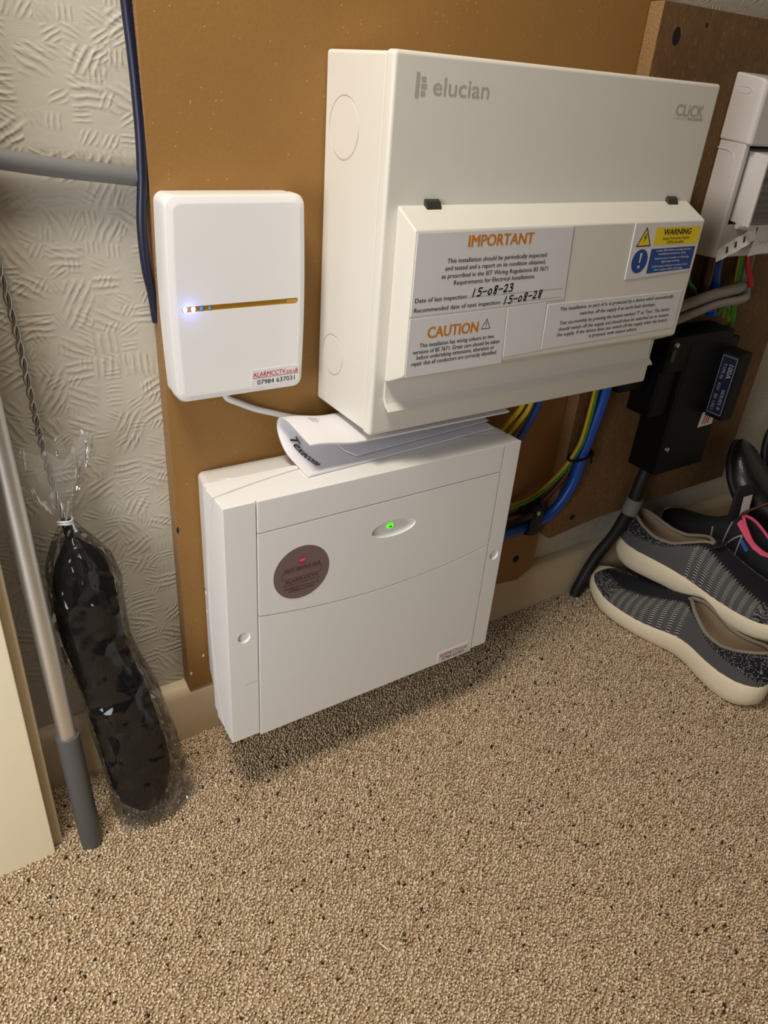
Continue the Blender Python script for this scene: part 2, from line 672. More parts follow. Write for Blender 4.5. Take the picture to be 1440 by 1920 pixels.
# bands of dashes across the middle
band = k.math('GREATER_THAN', k.math('SINE', k.math('MULTIPLY', U, 150)), 0.15)
inb = k.math('MULTIPLY', k.math('GREATER_THAN', U, 0.42), k.math('LESS_THAN', U, 0.80))
dash = k.math('GREATER_THAN', k.math('SINE', k.math('ADD', k.math('MULTIPLY', Vn, 120), k.math('MULTIPLY', k.math('FLOOR', k.math('MULTIPLY', U, 46)), 2.2))), 0.0)
dcol = k.mix(dash, navy, lin((196, 192, 184)))
thin = k.math('GREATER_THAN', k.math('SINE', k.math('MULTIPLY', U, 150)), -0.9)
col = k.mix(k.math('MULTIPLY', k.math('MULTIPLY', band, inb), thin), grey, dcol)
# speckled toe
spk = k.n('ShaderNodeTexVoronoi', voronoi_dimensions='2D', Scale=1.0)
mp2 = k.mapping(uvn.outputs[0], (110, 34, 1))
k.set(spk, 'Vector', mp2)
sps = k.n('ShaderNodeSeparateColor')
k.set(sps, 0, spk.outputs['Color'])
toe = k.mix(k.math('GREATER_THAN', sps.outputs[0], 0.55), lin((44, 46, 56)), lin((150, 148, 144)))
col = k.mix(k.math('GREATER_THAN', k.math('ADD', U, k.math('MULTIPLY', nzn, 0.03)), 0.80), col, toe)
# navy heel counter with white specks, navy along the collar and tongue
lim = k.ramp(U, [(0.0, 0.12), (0.10, 0.30), (0.22, 0.55), (0.34, 0.80), (0.60, 0.80), (0.78, 0.72), (0.9, 0.9)])
jag = k.math('MULTIPLY', k.math('SINE', k.math('MULTIPLY', U, 420)), 0.05)
dots = k.mix(k.math('MULTIPLY', k.math('LESS_THAN', spk.outputs['Distance'], 0.30), k.math('GREATER_THAN', sps.outputs[1], 0.60)), navy, lin((190, 188, 184)))
heelc = k.mix(k.math('LESS_THAN', U, 0.36), navy, dots)
col = k.mix(k.math('GREATER_THAN', k.math('ADD', Vn, jag), lim), col, heelc)
k.set(k.b, 'Base Color', col)
k.b.inputs['Roughness'].default_value = 0.85
k.bump(k.math('ADD', k.math('SINE', k.math('MULTIPLY', U, 900)), k.noise(uvn.outputs[0], 160, 2)), 0.0006)
M['knit'] = k.m

# ------------------------------------------------------------------ room shell
YW = 0.018      # plane of the back wall


def struct(o, label=None):
    o['kind'] = 'structure'
    if label:
        o['label'] = label
    return o


fl = struct(box('floor', (-1.7, 1.2, -1.7, YW, -0.06, -0.004), M['carpet_back']), 'carpeted floor in beige flecked twist pile')
struct(box('wall_back', (-0.32, 1.2, YW, YW + 0.1, -0.06, 2.3), M['paperwall']), 'back wall in cream embossed wallpaper')
struct(box('wall_right', (1.12, 1.2, -1.7, YW, -0.004, 2.3), M['paperwall']), 'right wall of the alcove')
struct(box('wall_left', (-1.7, -0.225, -0.060, YW, -0.004, 2.3), M['plaster']), 'short wall return left of the cream door casing')
struct(box('ceiling', (-1.7, 1.2, -1.7, YW + 0.1, 2.3, 2.36), M['plaster']), 'plain ceiling')

# cream casing at far left: flat face with a set-back moulded edge
t = setp(thing('trim_1', (-0.26, -0.082, 0), None, None), 'cream painted door casing at the left edge')
t['kind'] = 'structure'
box('casing_board', (-0.33, -0.2192, -0.0823, -0.058, -0.004, 2.1), M['trim'], t, bev=0.0015)
box('casing_edge', (-0.2235, -0.2098, -0.0725, -0.056, -0.004, 2.1), M['trim_edge'], t, bev=0.002)

# skirting board with a rounded top
prof = [(0.0178, -0.004), (0.0, -0.004), (0.0, 0.064), (0.003, 0.071), (0.008, 0.0755), (0.0178, 0.0765)]
struct(prism('baseboard_back', prof, -0.222, 1.119, 'x', M['skirt'], smooth=40), 'painted skirting board along the back wall')

# carpet pile: every tuft a small twisted blob ----------------------------------
def carpet():
    step = 0.0028
    xs = np.arange(-0.46, 1.00, step)
    ys = np.arange(-0.82, 0.0, step)
    gx, gy = np.meshgrid(xs, ys)
    gx[1::2] += step / 2
    P = np.stack([gx.ravel(), gy.ravel()], 1)
    P += rng.normal(0, step * 0.24, P.shape)
    keep = (P[:, 1] < -0.0005) & ~((P[:, 0] < -0.211) & (P[:, 1] > -0.0725)) & ~((P[:, 0] < -0.2195) & (P[:, 1] > -0.0825))
    # leave out what no near viewpoint sees
    keep &= (P[:, 1] < -0.30 + 0.0 * P[:, 0]) | (P[:, 0] > -0.40)
    P = P[keep]
    n = len(P)
    h = rng.uniform(0.0040, 0.0055, n)
    r = rng.uniform(0.0012, 0.0019, n)
    tl = rng.normal(0, 0.0011, (n, 2)) + np.array([0.0003, -0.0003])
    a0 = rng.uniform(0, 2 * PI, n)
    z0 = -0.0045
    rings = []
    for (f, rs, tw) in ((0.0, 0.85, 0.0), (0.62, 1.05, 0.9)):
        for kk in range(3):
            a = a0 + 2 * PI * kk / 3 + tw
            x = P[:, 0] + tl[:, 0] * f + r * rs * np.cos(a)
            y = P[:, 1] + tl[:, 1] * f + r * rs * np.sin(a)
            rings.append(np.stack([x, y, z0 + h * f], 1))
    tip = np.stack([P[:, 0] + tl[:, 0], P[:, 1] + tl[:, 1], z0 + h], 1)
    V = np.stack(rings + [tip], 1)          # n,7,3
    tri = np.array([(0, 1, 4), (0, 4, 3), (1, 2, 5), (1, 5, 4), (2, 0, 3), (2, 3, 5), (3, 4, 6), (4, 5, 6), (5, 3, 6)])
    F = (np.arange(n)[:, None, None] * 7 + tri[None]).reshape(-1, 3)
    me = bpy.data.meshes.new('carpet_pile')
    me.vertices.add(n * 7)
    me.vertices.foreach_set('co', V.reshape(-1).astype(np.float32))
    me.loops.add(F.size)
    me.loops.foreach_set('vertex_index', F.reshape(-1).astype(np.int32))
    me.polygons.add(len(F))
    me.polygons.foreach_set('loop_start', np.arange(0, F.size, 3, dtype=np.int32))
    me.polygons.foreach_set('use_smooth', np.ones(len(F), dtype=bool))
    me.update(calc_edges=True)
    # colours: beige with lighter and darker yarns, a few dark flecks
    base = np.array(lin((216, 194, 162)))
    pale = np.array(lin((234, 215, 186)))
    dark = np.array(lin((186, 160, 126)))
    fleck = np.array(lin((70, 50, 34)))
    olive = np.array(lin((128, 100, 44)))
    u = rng.random(n)
    # low-frequency clumps so that flecks gather a little
    cl = np.sin(P[:, 0] * 61 + 3 * np.sin(P[:, 1] * 37)) + np.sin(P[:, 1] * 53 + 2 * np.sin(P[:, 0] * 43 + 1))
    col = base[None] * np.ones((n, 1))
    col[u < 0.30] = pale
    col[(u > 0.30) & (u < 0.46)] = dark
    col[(u > 0.986 - 0.004 * cl)] = fleck
    col[(u > 0.46) & (u < 0.464)] = olive
    col *= rng.uniform(0.90, 1.08, (n, 1))
    c4 = np.concatenate([col, np.ones((n, 1))], 1)
    att = me.attributes.new('tuft', 'FLOAT_COLOR', 'POINT')
    att.data.foreach_set('color', np.repeat(c4, 7, axis=0).reshape(-1).astype(np.float32))
    me.materials.append(M['tuft'])
    o = bpy.data.objects.new('carpet_pile', me)
    COL.objects.link(o)
    o.parent = fl
    o['kind'] = 'stuff'
    return o


carpet()

# ------------------------------------------------------------------ backing boards
t = thing('backing_board', (0.23, 0.009, 0.07), 'wide smooth brown hardboard panel behind the white boxes', 'board')
v = [(-0.0433, 0.0738), (0.42, 0.0705), (0.470, 0.064), (0.4985, 0.080), (0.4985, 1.45), (-0.0433, 1.45)]
bo = prism('panel', v, 0.0, YW - 0.0002, 'y', M['board'], t, bev=0.0008)
bo.data.materials.append(M['board_edge'])
for p in bo.data.polygons:
    if abs(p.normal.y) < 0.5:
        p.material_index = 1


def hole(parent, x, y, z, rx, rz, name='screw_hole', rim=True):
    g = [flatpoly(ellipse(x, z, rx, rz, 18), y - 0.0003)]
    flat(name, g, M['dark_void'], parent)


hole(t, 0.4587, 0, 0.1059, 0.006, 0.006)
hole(t, 0.0845, 0, 0.606, 0.0014, 0.0018)
hole(t, 0.499 - 0.006, 0, 0.822, 0.010, 0.010)
hole(t, -0.0425, 0, 0.293, 0.0012, 0.004)
for px_, pz_, pw_ in ((-0.0245, 0.1185, 0.0012), (-0.040, 0.098, 0.0014)):
    mk('paint_fleck', *flatpoly(ellipse(px_, pz_, pw_, 0.0024, 10), -0.0005), M['wood_splinter'], t, fixn=False)

t = thing('backing_board', (0.70, 0.0, 0.14), 'dark flaked chipboard panel right of the hardboard, behind the black fuse', 'board')
bo = prism('panel', [(0.4995, 0.1395), (0.60, 0.150), (0.913, 0.152), (0.913, 0.798), (0.4995, 0.797)], -0.018, YW - 0.0002, 'y', M['chip'], t, bev=0.0012)
bo.data.materials.append(M['board_edge'])
for p in bo.data.polygons:
    if p.normal.x < -0.5:
        p.material_index = 1
hole(t, 0.5294, -0.018, 0.768, 0.0062, 0.0085)
hole(t, 0.575, -0.018, 0.782, 0.002, 0.0022)
hole(t, 0.541, -0.018, 0.1665, 0.0055, 0.0045)

# ------------------------------------------------------------------ consumer unit
CX0, CX1, CZ0, CZ1, CD = 0.1136, 0.5066, 0.4131, 0.7256, 0.10575
cu = thing('consumer_unit', (0.31, 0.0, CZ0), 'wide white metal consumer unit with a hinged lid covered in printed stickers', 'fuse box')
b = box('body', (CX0 + 0.0012, CX1 - 0.0012, -0.0945, -0.0003, CZ0 + 0.0008, CZ1 - 0.0012), M['cu_white'], cu, bev=0.003, segs=3)


def ring_cutter(x, y, z, r, w=0.0012, d=0.0012):
    vs, fs, n = [], [], 48
    for kx in (-0.002, d):
        for rr in (r - w, r):
            vs += [(x + kx, y + rr * math.cos(2 * PI * i / n), z + rr * math.sin(2 * PI * i / n)) for i in range(n)]
    for i in range(n):
        j = (i + 1) % n
        A, B, C2, D = 0, n, 2 * n, 3 * n
        fs += [(A + i, A + j, B + j, B + i), (C2 + i, D + i, D + j, C2 + j), (A + i, C2 + i, C2 + j, A + j), (B + i, B + j, D + j, D + i)]
    return mk('c', vs, fs, None)


BASE_OFF = BASE[cu]


def shifted(o, par):
    o.location = BASE[par]
    return o


def local_cut(o, par, cutters):
    """cutters are in world coordinates; o's mesh is relative to par's base"""
    for c in cutters:
        c.location = -BASE[par]
    par_o = o.parent
    o.parent = None
    cut(o, cutters)
    o.parent = par_o


xb = CX0 + 0.0012
local_cut(b, cu, [ring_cutter(xb, -0.0335, 0.6675, 0.0250), ring_cutter(xb, -0.029, 0.469, 0.0203)])
for (yy, zz, rr) in ((-0.0335, 0.6675, 0.0237), (-0.029, 0.469, 0.0190)):
    cyl('knockout', (xb + 0.0006, yy, zz), (-1, 0, 0), rr - 0.0001, 0.00075, M['cu_white'], cu, n=48)
cov = box('front_cover', (CX0, CX1, -CD, -0.0925, CZ0, CZ1), M['cu_white'], cu, bev=0.0035, segs=4)

# hinged lid: bevelled top, upright front, undercut bottom
LX0, LX1, LF = 0.1267, 0.4985, 0.1338
lid = prism('lid', [(-CD + 0.0005, 0.6178), (-LF, 0.6028), (-LF - 0.0006, 0.4815), (-LF + 0.0015, 0.4790), (-CD - 0.006, 0.4682), (-CD + 0.0005, 0.4660)], LX0, LX1, 'x', M['cu_white'], cu, bev=0.0014, segs=3)
# pull lip below it
lip = [(-CD, 0.4662), (-CD - 0.0012, 0.4662), (-CD - 0.0016, 0.4520), (-0.1100, 0.4455), (-0.1162, 0.4398), (-0.1156, 0.4388), (-0.1085, 0.4430), (-CD, 0.4490)]
prism('pull_lip', lip, LX0, LX1, 'x', M['cu_white'], cu, smooth=40, bev=0.0003, segs=1)
for xa in (0.1525, 0.4625):
    prism('lid_clip', [(-CD + 0.0005, 0.6225), (-CD - 0.0032, 0.6205), (-CD - 0.0058, 0.6155), (-CD - 0.0042, 0.6128), (-CD + 0.0005, 0.6150)], xa, xa + 0.0152, 'x', M['dark_clip'], cu, bev=0.0006)

# lettering on the cover
yc = -CD - 0.00022
g = [flatpoly([(0.1343, 0.6950), (0.1376, 0.6948), (0.1378, 0.7120), (0.1346, 0.7122)], yc)]
for (za, xw) in ((0.7060, 0.0044), (0.7012, 0.0056), (0.6964, 0.0044)):
    g.append(flatpoly(rrect(0.1393, 0.1393 + xw, za, za + 0.0034, 0.0005, 2), yc))
g.append(text_at('elucian', 0.1510, 0.2075, 0.6978, yc, cap=0.0125, bold=0.004))
flat('printed_logo', g, M['grey_print'], cu, 'grey lettering with a barred mark')
g = []
g.append(text_at('CLiCK', 0.4452, 0.4876, 0.6960, yc, cap=0.0098, bold=0.014))
for i in range(6):
    g.append(flatpoly(ellipse(0.4450 + i * 0.0034, 0.6934, 0.0008, 0.0008, 8), yc))
g.append(text_at('INNOVATION', 0.4660, 0.4895, 0.6925, yc, cap=0.0021, bold=0.01))
flat('printed_logo', g, M['grey_print'], cu, 'small slanted grey lettering at the right')

# stickers on the lid
ys = -LF - 0.0006


def sticker(poly, name='sticker', th=0.00035, label=None, mat=None):
    return prism(name, poly, ys - th, ys + 0.0004, 'y', mat or M['sticker'], lid, bev=0.00012, segs=1, label=label)


yt = ys - 0.0005
s1 = sticker([(0.1285, 0.5335), (0.3093, 0.5350), (0.3043, 0.6015), (0.1285, 0.6010)], label='white notice sticker headed in orange')
s2 = sticker([(0.1285, 0.4795), (0.2405, 0.4795), (0.2368, 0.5325), (0.1285, 0.5315)], label='white caution sticker')
s3 = sticker([(0.2415, 0.4850), (0.2895, 0.4862), (0.2868, 0.5335), (0.2380, 0.5325)], label='blank white sticker')
s4 = sticker([(0.2905, 0.4868), (0.4918, 0.4898), (0.4906, 0.5302), (0.2890, 0.5312)], label='white test instruction sticker')
s5 = sticker([(0.3915, 0.5479), (0.4962, 0.5520), (0.4955, 0.6020), (0.3894, 0.6022)], label='sticker with yellow warning and blue advice panels')
flat('orange_heading', [text_at('IMPORTANT', 0.1813, 0.2558, 0.5886, yt, cap=0.0095, bold=0.022, shear=0.0)], M['orange'], lid)
flat('orange_heading', [text_at('CAUTION', 0.1480, 0.2050, 0.5133, yt, cap=0.0098, bold=0.022)], M['orange'], lid)
L = [('This installation should be periodically inspected', 0.1612, 0.2753, 0.5762),
     ('and tested and a report on its condition obtained,', 0.1599, 0.2755, 0.5701),
     ('as prescribed in the IET Wiring Regulations BS 7671', 0.1568, 0.2799, 0.5637),
     ('Requirements for Electrical Installations.', 0.1708, 0.2651, 0.5576),
     ('Date of last inspection:', 0.1315, 0.1878, 0.5450),
     ('Recommended date of next inspection:', 0.1313, 0.2276, 0.5368),
     ('This installation has wiring colours to two', 0.1409, 0.2257, 0.5055),
     ('versions of BS 7671. Great care should be taken', 0.1343, 0.2335, 0.4999),
     ('before undertaking extensions, alteration or', 0.1388, 0.2282, 0.4948),
     ('repair that all conductors are correctly identified.', 0.1337, 0.2324, 0.4895)]
g = [text_at(s, a, c, z, yt, cap=0.0038, bold=0.009) for s, a, c, z in L]
for (xa, xe, z) in ((0.1892, 0.3051, 0.5452), (0.2290, 0.3049, 0.5370)):
    xx = xa
    while xx < xe:
        g.append(flatpoly([(xx, z), (xx + 0.0006, z), (xx + 0.0006, z + 0.0006), (xx, z + 0.0006)], yt))
        xx += 0.0014
tri = [(0.2091, 0.5154), (0.2193, 0.5154), (0.2142, 0.5243)]
g.append(poly_strip(tri + tri[:1], 0.0006, yt))
g.append(poly_strip([(0.2142, 0.5215), (0.2142, 0.5185)], 0.0006, yt))
g.append(poly_strip([(0.2142, 0.5170), (0.2142, 0.5168)], 0.0007, yt))
L = [('This installation, or part of it, is protected by a device which automatically', 0.3064, 0.4774, 0.5238),
     ('switches off the supply if an earth fault develops.', 0.3352, 0.4503, 0.5172),
     ("Test six-monthly by pressing the button marked 'T' or 'Test'. The device", 0.3092, 0.4764, 0.5098),
     ('should switch off the supply and should then be switched on to restore', 0.3095, 0.4772, 0.5036),
     ('the supply. If the device does not switch off the supply when the button', 0.3087, 0.4772, 0.4980),
     ('is pressed, seek expert advice.', 0.3556, 0.4291, 0.4925)]
g += [text_at(s, a, c, z, yt, cap=0.0036, bold=0.009) for s, a, c, z in L]
flat('printed_text', g, M['black_print'], lid, 'small black printed text')

# handwritten dates
DIG = {'1': [[(0.35, 0), (0.55, 1)]],
       '5': [[(0.95, 1), (0.35, 0.97), (0.3, 0.58), (0.7, 0.6), (0.8, 0.3), (0.55, 0.02), (0.1, 0.05)]],
       '0': [[(0.5, 0.72), (0.2, 0.5), (0.15, 0.15), (0.4, 0.0), (0.7, 0.2), (0.75, 0.55), (0.5, 0.72)]],
       '8': [[(0.75, 0.95), (0.35, 0.95), (0.3, 0.65), (0.65, 0.4), (0.6, 0.0), (0.25, 0.05), (0.35, 0.4), (0.75, 0.7), (0.8, 0.98)]],
       '2': [[(0.15, 0.8), (0.45, 1), (0.7, 0.8), (0.5, 0.4), (0.1, 0.02), (0.8, 0.1)]],
       '3': [[(0.15, 0.9), (0.6, 1), (0.7, 0.75), (0.35, 0.52), (0.75, 0.4), (0.65, 0.05), (0.15, 0.02)]],
       '-': [[(0.1, 0.45), (0.85, 0.52)]]}


def handwrite(s, x0, x1, z0, z1, hgt, w):
    out = []
    adv = (x1 - x0) / len(s)
    for i, ch in enumerate(s):
        xo = x0 + adv * i
        zo = z0 + (z1 - z0) * i / len(s)
        for st in DIG[ch]:
            P = spline([(xo + px * adv * 0.95 + py * 0.0006, zo + py * hgt, 0) for px, py in st], 4) if len(st) > 2 else [(xo + px * adv * 0.95 + py * 0.0006, zo + py * hgt) for px, py in st]
            out.append(poly_strip([(p[0], p[1]) for p in P], w, yt - 0.0001))
    return out


flat('handwriting', handwrite('15-08-23', 0.1915, 0.2410, 0.5458, 0.5478, 0.0068, 0.00115) + handwrite('15-08-28', 0.2300, 0.2785, 0.5362, 0.5395, 0.0068, 0.00115), M['pen'], lid, 'dates written in black marker')
# surge warning sticker
flat('yellow_panel', [flatpoly([(0.4227, 0.5800), (0.4935, 0.5800), (0.4925, 0.5972), (0.4217, 0.5972)], yt)], M['yellow'], lid)
tri = [(0.3961, 0.5797), (0.4187, 0.5797), (0.4072, 0.5987)]
flat('warning_triangle', [flatpoly([(0.3985, 0.5811), (0.4163, 0.5811), (0.4072, 0.5962)], yt)], M['yellow'], lid)
yq = yt - 0.00012
g = [poly_strip([(0.3972, 0.5803), (0.4176, 0.5803), (0.4072, 0.5976), (0.3972, 0.5803)], 0.0011, yq),
     flatpoly([(0.4084, 0.5925), (0.4058, 0.5878), (0.4074, 0.5880), (0.4062, 0.5832), (0.4096, 0.5894), (0.4080, 0.5892), (0.4094, 0.5925)], yq),
     text_at('WARNING', 0.4342, 0.4782, 0.5899, yq, cap=0.0058, bold=0.018),
     text_at('Surge Protection Device', 0.4350, 0.4775, 0.5853, yq, cap=0.0026, bold=0.006),
     text_at('(SPD) Installed', 0.4430, 0.4695, 0.5815, yq, cap=0.0026, bold=0.006)]
flat('warning_print', g, M['black_print'], lid)
flat('blue_panel', [flatpoly([(0.4222, 0.5524), (0.4925, 0.5540), (0.4918, 0.5772), (0.4214, 0.5768)], yt), flatpoly(ellipse(0.4072, 0.5655, 0.0118, 0.0118, 32), yt)], M['blue_print'], lid)
L = [('Isolate SPD before carrying out any', 0.4300, 0.4850, 0.5738), ('insulation/resistance tests.', 0.4345, 0.4790, 0.5704),
     ('Inspect every 6 months or following', 0.4300, 0.4850, 0.5660), ('lightning activity.', 0.4420, 0.4720, 0.5626),
     ('Check status indicator is green. If not', 0.4280, 0.4860, 0.5582), ('then replace SPD Cartridge.', 0.4330, 0.4800, 0.5546)]
g = [text_at(s, a, c, z, yq, cap=0.0022, bold=0.004) for s, a, c, z in L]
g += [flatpoly([(0.4058, 0.5735), (0.4088, 0.5735), (0.4081, 0.5640), (0.4065, 0.5640)], yq), flatpoly(ellipse(0.4073, 0.5600, 0.0016, 0.0016, 14), yq)]
flat('white_print', g, M['white_print'], lid)

# cable gland under the unit
gl_ = cyl('cable_gland', (0.3930, -0.040, CZ0 + 0.001), (0, 0, -1), 0.024, 0.012, M['white_pvc'], cu, n=10, r2=0.0225, bev=0.002)
cyl('gland_nut', (0.3930, -0.040, CZ0 - 0.011), (0, 0, -1), 0.019, 0.010, M['white_pvc'], cu, n=20, r2=0.015, bev=0.002)

# ------------------------------------------------------------------ alarm control panel
AX0, AX1, AZ0, AZ1, AF = -0.0375, 0.3070, 0.0918, 0.3765, 0.1150
ap = thing('alarm_panel', (0.135, 0.0, AZ0), 'large cream white alarm control panel low on the board above the carpet', 'alarm panel')


def loft_rect(name, sections, mat, parent, bev=0.0, **kw):
    """sections: (y, x0, x1, z0, z1) joined front to back"""
    vs, fs = [], []
    for (y, x0, x1, z0, z1) in sections:
        vs += [(x0, y, z0), (x1, y, z0), (x1, y, z1), (x0, y, z1)]
    for i in range(len(sections) - 1):
        for k2 in range(4):
            fs.append((4 * i + k2, 4 * i + (k2 + 1) % 4, 4 * i + 4 + (k2 + 1) % 4, 4 * i + 4 + k2))
    fs.append((0, 3, 2, 1))
    e = 4 * (len(sections) - 1)
    fs.append((e, e + 1, e + 2, e + 3))
    return mk(name, vs, fs, mat, parent, bev=bev, **kw)


sh = loft_rect('rear_shell', [(-0.0003, AX0 + 0.019, AX1 - 0.019, AZ0 + 0.004, AZ1 - 0.021), (-0.074, AX0 + 0.003, AX1 - 0.003, AZ0 + 0.002, AZ1 - 0.003)], M['abs_white'], ap, bev=0.005, segs=4)


def cutbox(bx):
    return mk('c', boxv(*bx), BOXF, None)


# small step in the left flank and ring of a cable knock-out on the top
nc = mk('c', [(-0.10, 0.01, 0.2185), (-0.10, -0.020, 0.2185), (-0.10, 0.01, 0.2105), (-0.10, -0.010, 0.2105), (-0.013, 0.01, 0.2185), (-0.013, -0.020, 0.2185), (-0.013, 0.01, 0.2105), (-0.013, -0.010, 0.2105)], BOXF, None)
local_cut(sh, ap, [nc])
v, f = tubev([(-0.0123 + 0.0108 * math.cos(2 * PI * i / 32), -0.0560 + 0.0085 * math.sin(2 * PI * i / 32), AZ1 - 0.0068 - 0.243 * 0.0085 * math.sin(2 * PI * i / 32)) for i in range(33)], 0.0007, 6, caps=False)
mk('knockout_ring', v, f, M['abs_white'], ap, smooth=80)
mk('side_plug', *tubev([(-0.0188, -0.012, 0.198), (-0.0196, -0.0135, 0.190), (-0.0192, -0.016, 0.181)], [0.0008, 0.0026, 0.0008], 8), M['abs_white'], ap, smooth=80)


def bowed_box(name, x0, x1, z0, z1, yb, yf, bow, mat, parent, nb=16, bev=0.0012, bowf=0.0):
    """box whose rear rim bows towards the wall in the middle of each side"""
    prof = []
    for i in range(nb):
        u = i / nb
        prof.append((x0 + (x1 - x0) * u, z0, u))
    for i in range(nb):
        u = i / nb
        prof.append((x1, z0 + (z1 - z0) * u, u))
    for i in range(nb):
        u = i / nb
        prof.append((x1 - (x1 - x0) * u, z1, u))
    for i in range(nb):
        u = i / nb
        prof.append((x0, z1 - (z1 - z0) * u, u))
    n = len(prof)
    vs = [(x, yf + bowf * (1 - (2 * u - 1) ** 2), z) for x, z, u in prof] + [(x, yb + bow * (1 - (2 * u - 1) ** 2), z) for x, z, u in prof]
    fs = [tuple(range(n))] + [(i, n + i, n + (i + 1) % n, (i + 1) % n) for i in range(n)]
    # inside back plate
    vs += [(x, yb + 0.001, z) for x, z, u in prof]
    return mk(name, vs, fs, mat, parent, bev=bev, segs=2, bevang=40)


bowed_box('middle_frame', AX0 + 0.0006, AX1 - 0.0006, AZ0 + 0.0006, AZ1 - 0.0006, -0.0735, -0.0905, 0.010, M['abs_white'], ap, bev=0.0010, bowf=0.0240)
loft_rect('inner_case', [(-0.060, AX0 + 0.0028, AX1 - 0.0028, AZ0 + 0.0028, AZ1 - 0.0028), (-0.1080, AX0 + 0.0028, AX1 - 0.0028, AZ0 + 0.0028, AZ1 - 0.0028)], M['abs_white'], ap)
bowed_box('cover_body', AX0, AX1, AZ0, AZ1, -0.0945, -AF + 0.0026, 0.0255, M['abs_white'], ap)
# front face in pieces with fine grooves
GL, GR, gp = -0.0062, 0.2832, 0.0006
yF, yB = -AF, -AF + 0.0030
ls = prism('side_strip', [(AX0, AZ0), (GL - gp, AZ0), (GL - gp, AZ1), (AX0, AZ1)], yF, yB, 'y', M['abs_white'], ap, bev=0.0006, segs=2)
rs = prism('side_strip', [(GR + gp, AZ0), (AX1, AZ0), (AX1, AZ1), (GR + gp, AZ1)], yF, yB, 'y', M['abs_white'], ap, bev=0.0006, segs=2)
ARC = [(GL + (GR - GL) * i / 24, 0.2488 - 0.0140 * (1 - (2 * i / 24 - 1) ** 2)) for i in range(25)]
yM = yF - 0.0006
prism('top_band', [(GL + gp, 0.3428 + gp), (GR - gp, 0.3436 + gp), (GR - gp, AZ1), (GL + gp, AZ1)], yM, yB, 'y', M['abs_white'], ap, bev=0.0006)
A2 = [(GL + gp, ARC[0][1] + gp)] + [(x, z + gp) for x, z in ARC[1:-1]] + [(GR - gp, ARC[-1][1] + gp)]
up = prism('upper_panel', A2 + [(GR - gp, 0.3436 - gp), (GL + gp, 0.3428 - gp)], yM, yB, 'y', M['abs_white'], ap, bev=0.0005, bevang=40)
A3 = [(GL + gp, ARC[0][1] - gp)] + [(x, z - gp) for x, z in ARC[1:-1]] + [(GR - gp, ARC[-1][1] - gp)]
prism('lower_panel', A3[::-1] + [(GL + gp, AZ0 - 0.003), (GR - gp, AZ0 - 0.003)], yM, yB, 'y', M['abs_white'], ap, bev=0.0005, bevang=40)


def ellipsoid(name, c, r, mat, parent=None, nu=28, nv=14, **kw):
    vs, fs = [], []
    for j in range(nv + 1):
        ph = PI * j / nv
        for i in range(nu):
            th = 2 * PI * i / nu
            vs.append((c[0] + r[0] * math.sin(ph) * math.cos(th), c[1] + r[1] * math.sin(ph) * math.sin(th), c[2] + r[2] * math.cos(ph)))
    for j in range(nv):
        for i in range(nu):
            fs.append((j * nu + i, j * nu + (i + 1) % nu, (j + 1) * nu + (i + 1) % nu, (j + 1) * nu + i))
    bm = bmesh.new()
    off = BASE[parent] if parent is not None else Vector()
    bv = [bm.verts.new((x - off[0], y - off[1], z - off[2])) for x, y, z in vs]
    for f in fs:
        bm.faces.new([bv[i] for i in f])
    bmesh.ops.remove_doubles(bm, verts=bm.verts, dist=1e-7)
    return fin(name, bm, mat, parent, smooth=80, **kw)


OV = (0.1457, yM, 0.3090)
local_cut(up, ap, [ellipsoid('c', OV, (0.0272, 0.0048, 0.0098), None)])
# dish behind the oval opening
vs, fs = [], []
nu = 40
for j in range(7):
    q = math.cos(PI / 2 * j / 6)
    for i in range(nu):
        th = 2 * PI * i / nu
        vs.append((OV[0] + 0.0272 * q * math.cos(th), yM + 0.0046 * math.sin(PI / 2 * j / 6), OV[2] + 0.0098 * q * math.sin(th)))
for j in range(6):
    for i in range(nu):
        fs.append((j * nu + i, j * nu + (i + 1) % nu, (j + 1) * nu + (i + 1) % nu, (j + 1) * nu + i))
mk('indicator_dish', vs, fs, M['abs_white'], ap, smooth=80)
led = ellipsoid('power_light', (0.1425, yM + 0.0034, 0.3108), (0.0046, 0.0022, 0.0030), M['led_green'], ap, 16, 8, label='glowing green light')
ellipsoid('light_core', (0.1422, yM + 0.0016, 0.3106), (0.0020, 0.0006, 0.0011), M['led_green_dark'], ap, 12, 6)
# screw holes
for (st, x, z) in ((ls, -0.0212, 0.2283), (rs, 0.2955, 0.2303)):
    c1 = cyl('c', (x, yF - 0.002, z), (0, 1, 0), 0.0078, 0.003, None, n=28, r2=0.0060)
    local_cut(st, ap, [c1, cyl('c', (x, yF - 0.001, z), (0, 1, 0), 0.0060, 0.009, None, n=28)])
    cyl('screw_cap', (x, yF + 0.0024, z), (0, 1, 0), 0.0066, 0.0010, M['abs_white'], ap, n=24)
